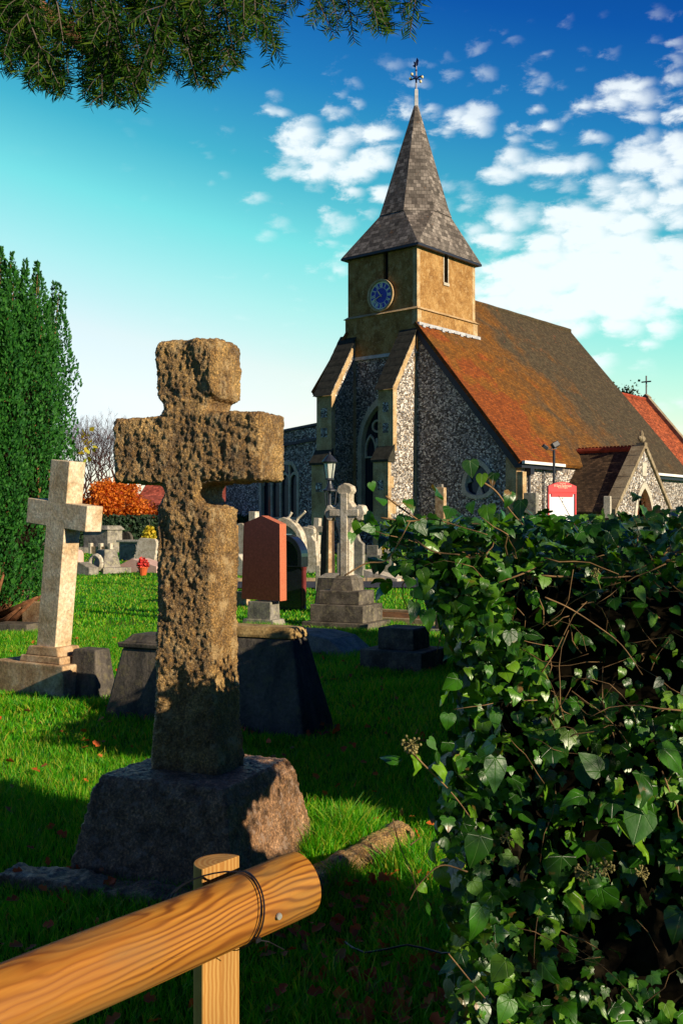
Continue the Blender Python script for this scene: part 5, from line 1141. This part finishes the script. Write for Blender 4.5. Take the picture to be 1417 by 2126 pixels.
# ------------------------------------------------------------------ background: trees, clipped hedge, houses
def branchtree(name, label, loc, H, spread, matl, seed, depth=6, r0=.25, leaves=None, lean=0):
    o = thing(name, label, 'tree', loc); g2 = random.Random(seed); tb = TB(); tips = []
    def grow(p, d, L, r, k):
        q = p + d * L; tb.tube([p, (p + q) / 2 + Vector((g2.gauss(0, .04), g2.gauss(0, .04), 0)) * L, q], [r, r * .85, r * .7], 6 if k > depth - 3 else 3, k == 0)
        if k <= 0: tips.append(q); return
        for _ in range(g2.choice((2, 3, 3)) if k < depth and k > 1 else 4):
            ax = Vector((g2.gauss(0, 1), g2.gauss(0, 1), g2.gauss(0, .5))).normalized()
            nd_ = (d * 1.1 + ax * spread + Vector((0, 0, .18))).normalized(); grow(q, nd_, L * g2.uniform(.62, .85), r * .62, k - 1)
        tips.append(q)
    grow(Vector((0, 0, -.2)), Vector((lean, 0, 1)).normalized(), H * .30, r0, depth)
    build('trunk', tb, matl, o, fix=False); return o, tips
o, _ = branchtree('bare_tree', 'tall bare brown tree behind the orange tree on the left', at(188, 92, .7), 9.2, .68, mat_twigs, 3, 7, .16)
o, _ = branchtree('bare_tree', 'reddish bare tree just right of the tall bare tree, behind the orange tree', at(238, 84, .7), 8.6, .75, mat_twigs2, 5, 7, .15)
o, _ = branchtree('bare_tree', 'low bare tree at the left behind the thin yellow-leaved shoot', at(160, 78, .7), 8.2, .7, mat_twigs, 9, 7, .13)
P = at(236, 54, .3); o, tips = branchtree('orange_tree', 'rounded beech tree with bright orange autumn leaves above the clipped hedge', P, 4.0, .8, mat_bark, 12, 4, .12)
gg = np.random.default_rng(8); cs = [(gg.normal(0, .85), gg.normal(0, .8), gg.uniform(1.3, 4.2)) for _ in range(46)]
allP = np.concatenate([np.array(c) * [1 - .12 * max(0, c[2] - 2)] * 1 + nrm(gg.normal(size=(430, 3))) * gg.uniform(.2, .62, 430)[:, None] for c in cs]); n = len(allP)
V, Fc = inst([(-.5, 0, 0), (0, -.5, .1), (.5, 0, 0), (0, .6, 0)], [(0, 1, 2, 3)], frames(gg.normal(size=(n, 3)) + [0, 0, .5], gg.normal(size=(n, 3)), gg.uniform(.07, .15, n)), allP); np_mesh('crown', V, Fc, mat_orange, o)
o = thing('garden_shrub', 'young shrub with yellow-green leaves behind the tilted headstone', 'shrub', at(310, 39, gz(0, 39)))
build('stem', TB().tube([(0, 0, -.1), (0, 0, 1.2), (.02, 0, 1.5)], [.04, .02, .005], 5), mat_barkgrey, o); cloud(620, (0, 0, .92), (.26, .26, .42), .10, mat_yellowl, 'foliage', o, 1.5, seed=6)
o = thing('clipped_hedge', 'long dark clipped hedge closing the back of the churchyard on the left', 'hedge', at(200, 51.5, .25))
g = np.random.default_rng(14); n = 9000
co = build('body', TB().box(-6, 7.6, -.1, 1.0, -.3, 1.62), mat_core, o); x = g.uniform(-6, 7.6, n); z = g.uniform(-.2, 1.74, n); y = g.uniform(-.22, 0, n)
V, Fc = inst([(-.5, 0, 0), (0, -.5, .1), (.5, 0, 0), (0, .6, 0)], [(0, 1, 2, 3)], frames(nrm(g.normal(size=(n, 3)) * .6 + [0, -1, .3]), g.normal(size=(n, 3)), g.uniform(.10, .2, n)), np.stack([x, y, z], 1)); np_mesh('foliage', V, Fc, mat_hedgel, o)
mat_houser = tiles('house_roof_tiles', [(.22, .04, .025), (.34, .08, .05), (.28, .055, .035)], .3, .25, None, light=.3)
def house(label, loc, rz, w, d, h, rh):
    o = thing('house', label, 'house', loc, rz); build('wall', TB().box(-w / 2, w / 2, -d / 2, d / 2, -.3, h), mat_palebase, o)
    tb = TB().prism([(-d / 2 - .4, h), (d / 2 + .4, h), (d / 2 + .4, h + .1), (0, h + rh), (-d / 2 - .4, h + .1)], -w / 2 - .3, w / 2 + .3, 'x'); build('roof', tb, mat_houser, o, uv=True)
    return o
ho = house('low red-tiled bungalow roof seen over the clipped hedge, right of the orange tree', at(392, 76, .6), R(4), 8, 7, 1.5, 1.6)
ho = house('taller red-roofed house behind the bungalow, partly hidden by the brown cross', at(425, 98, .75), R(-12), 9.5, 9, 2.6, 3.3); build('chimney', TB().box(-2, -1.2, -.5, .5, 5, 8.3), mat_ridge, ho)
o, tips = branchtree('evergreen_tree', 'dark bushy tree top behind the chancel on the right', at(1306, 100, .8), 12.6, .58, mat_bark, 15, 5, .25)
gg = np.random.default_rng(9); tp = np.array([list(t) for t in tips]); allP = np.concatenate([t + gg.normal(size=(26, 3)) * .42 for t in tp]); n = len(allP)
V, Fc = inst([(-.5, 0, 0), (0, -.5, .1), (.5, 0, 0), (0, .6, 0)], [(0, 1, 2, 3)], frames(gg.normal(size=(n, 3)) + [0, 0, .5], gg.normal(size=(n, 3)), gg.uniform(.12, .3, n)), allP); np_mesh('crown', V, Fc, mat_hedgel, o)
o = thing('tree_belt', 'far dark line of trees beyond the churchyard', 'woodland', (0, 150, .9)); o['kind'] = 'stuff'
gg = np.random.default_rng(19); n = 16000; x = gg.uniform(-150, 150, n); hh = 3.4 + 1.2 * np.sin(x * .11) + .9 * np.sin(x * .37 + 1) + .5 * np.sin(x * .9); z = gg.uniform(0, 1, n) ** .8 * hh; y = gg.uniform(-3, 3, n)
V, Fc = inst([(-.5, 0, 0), (0, -.5, .1), (.5, 0, 0), (0, .6, 0)], [(0, 1, 2, 3)], frames(gg.normal(size=(n, 3)) + [0, -.5, .5], gg.normal(size=(n, 3)), gg.uniform(.7, 1.4, n)), np.stack([x, y, z], 1)); np_mesh('foliage', V, Fc, mat_hedgel, o)
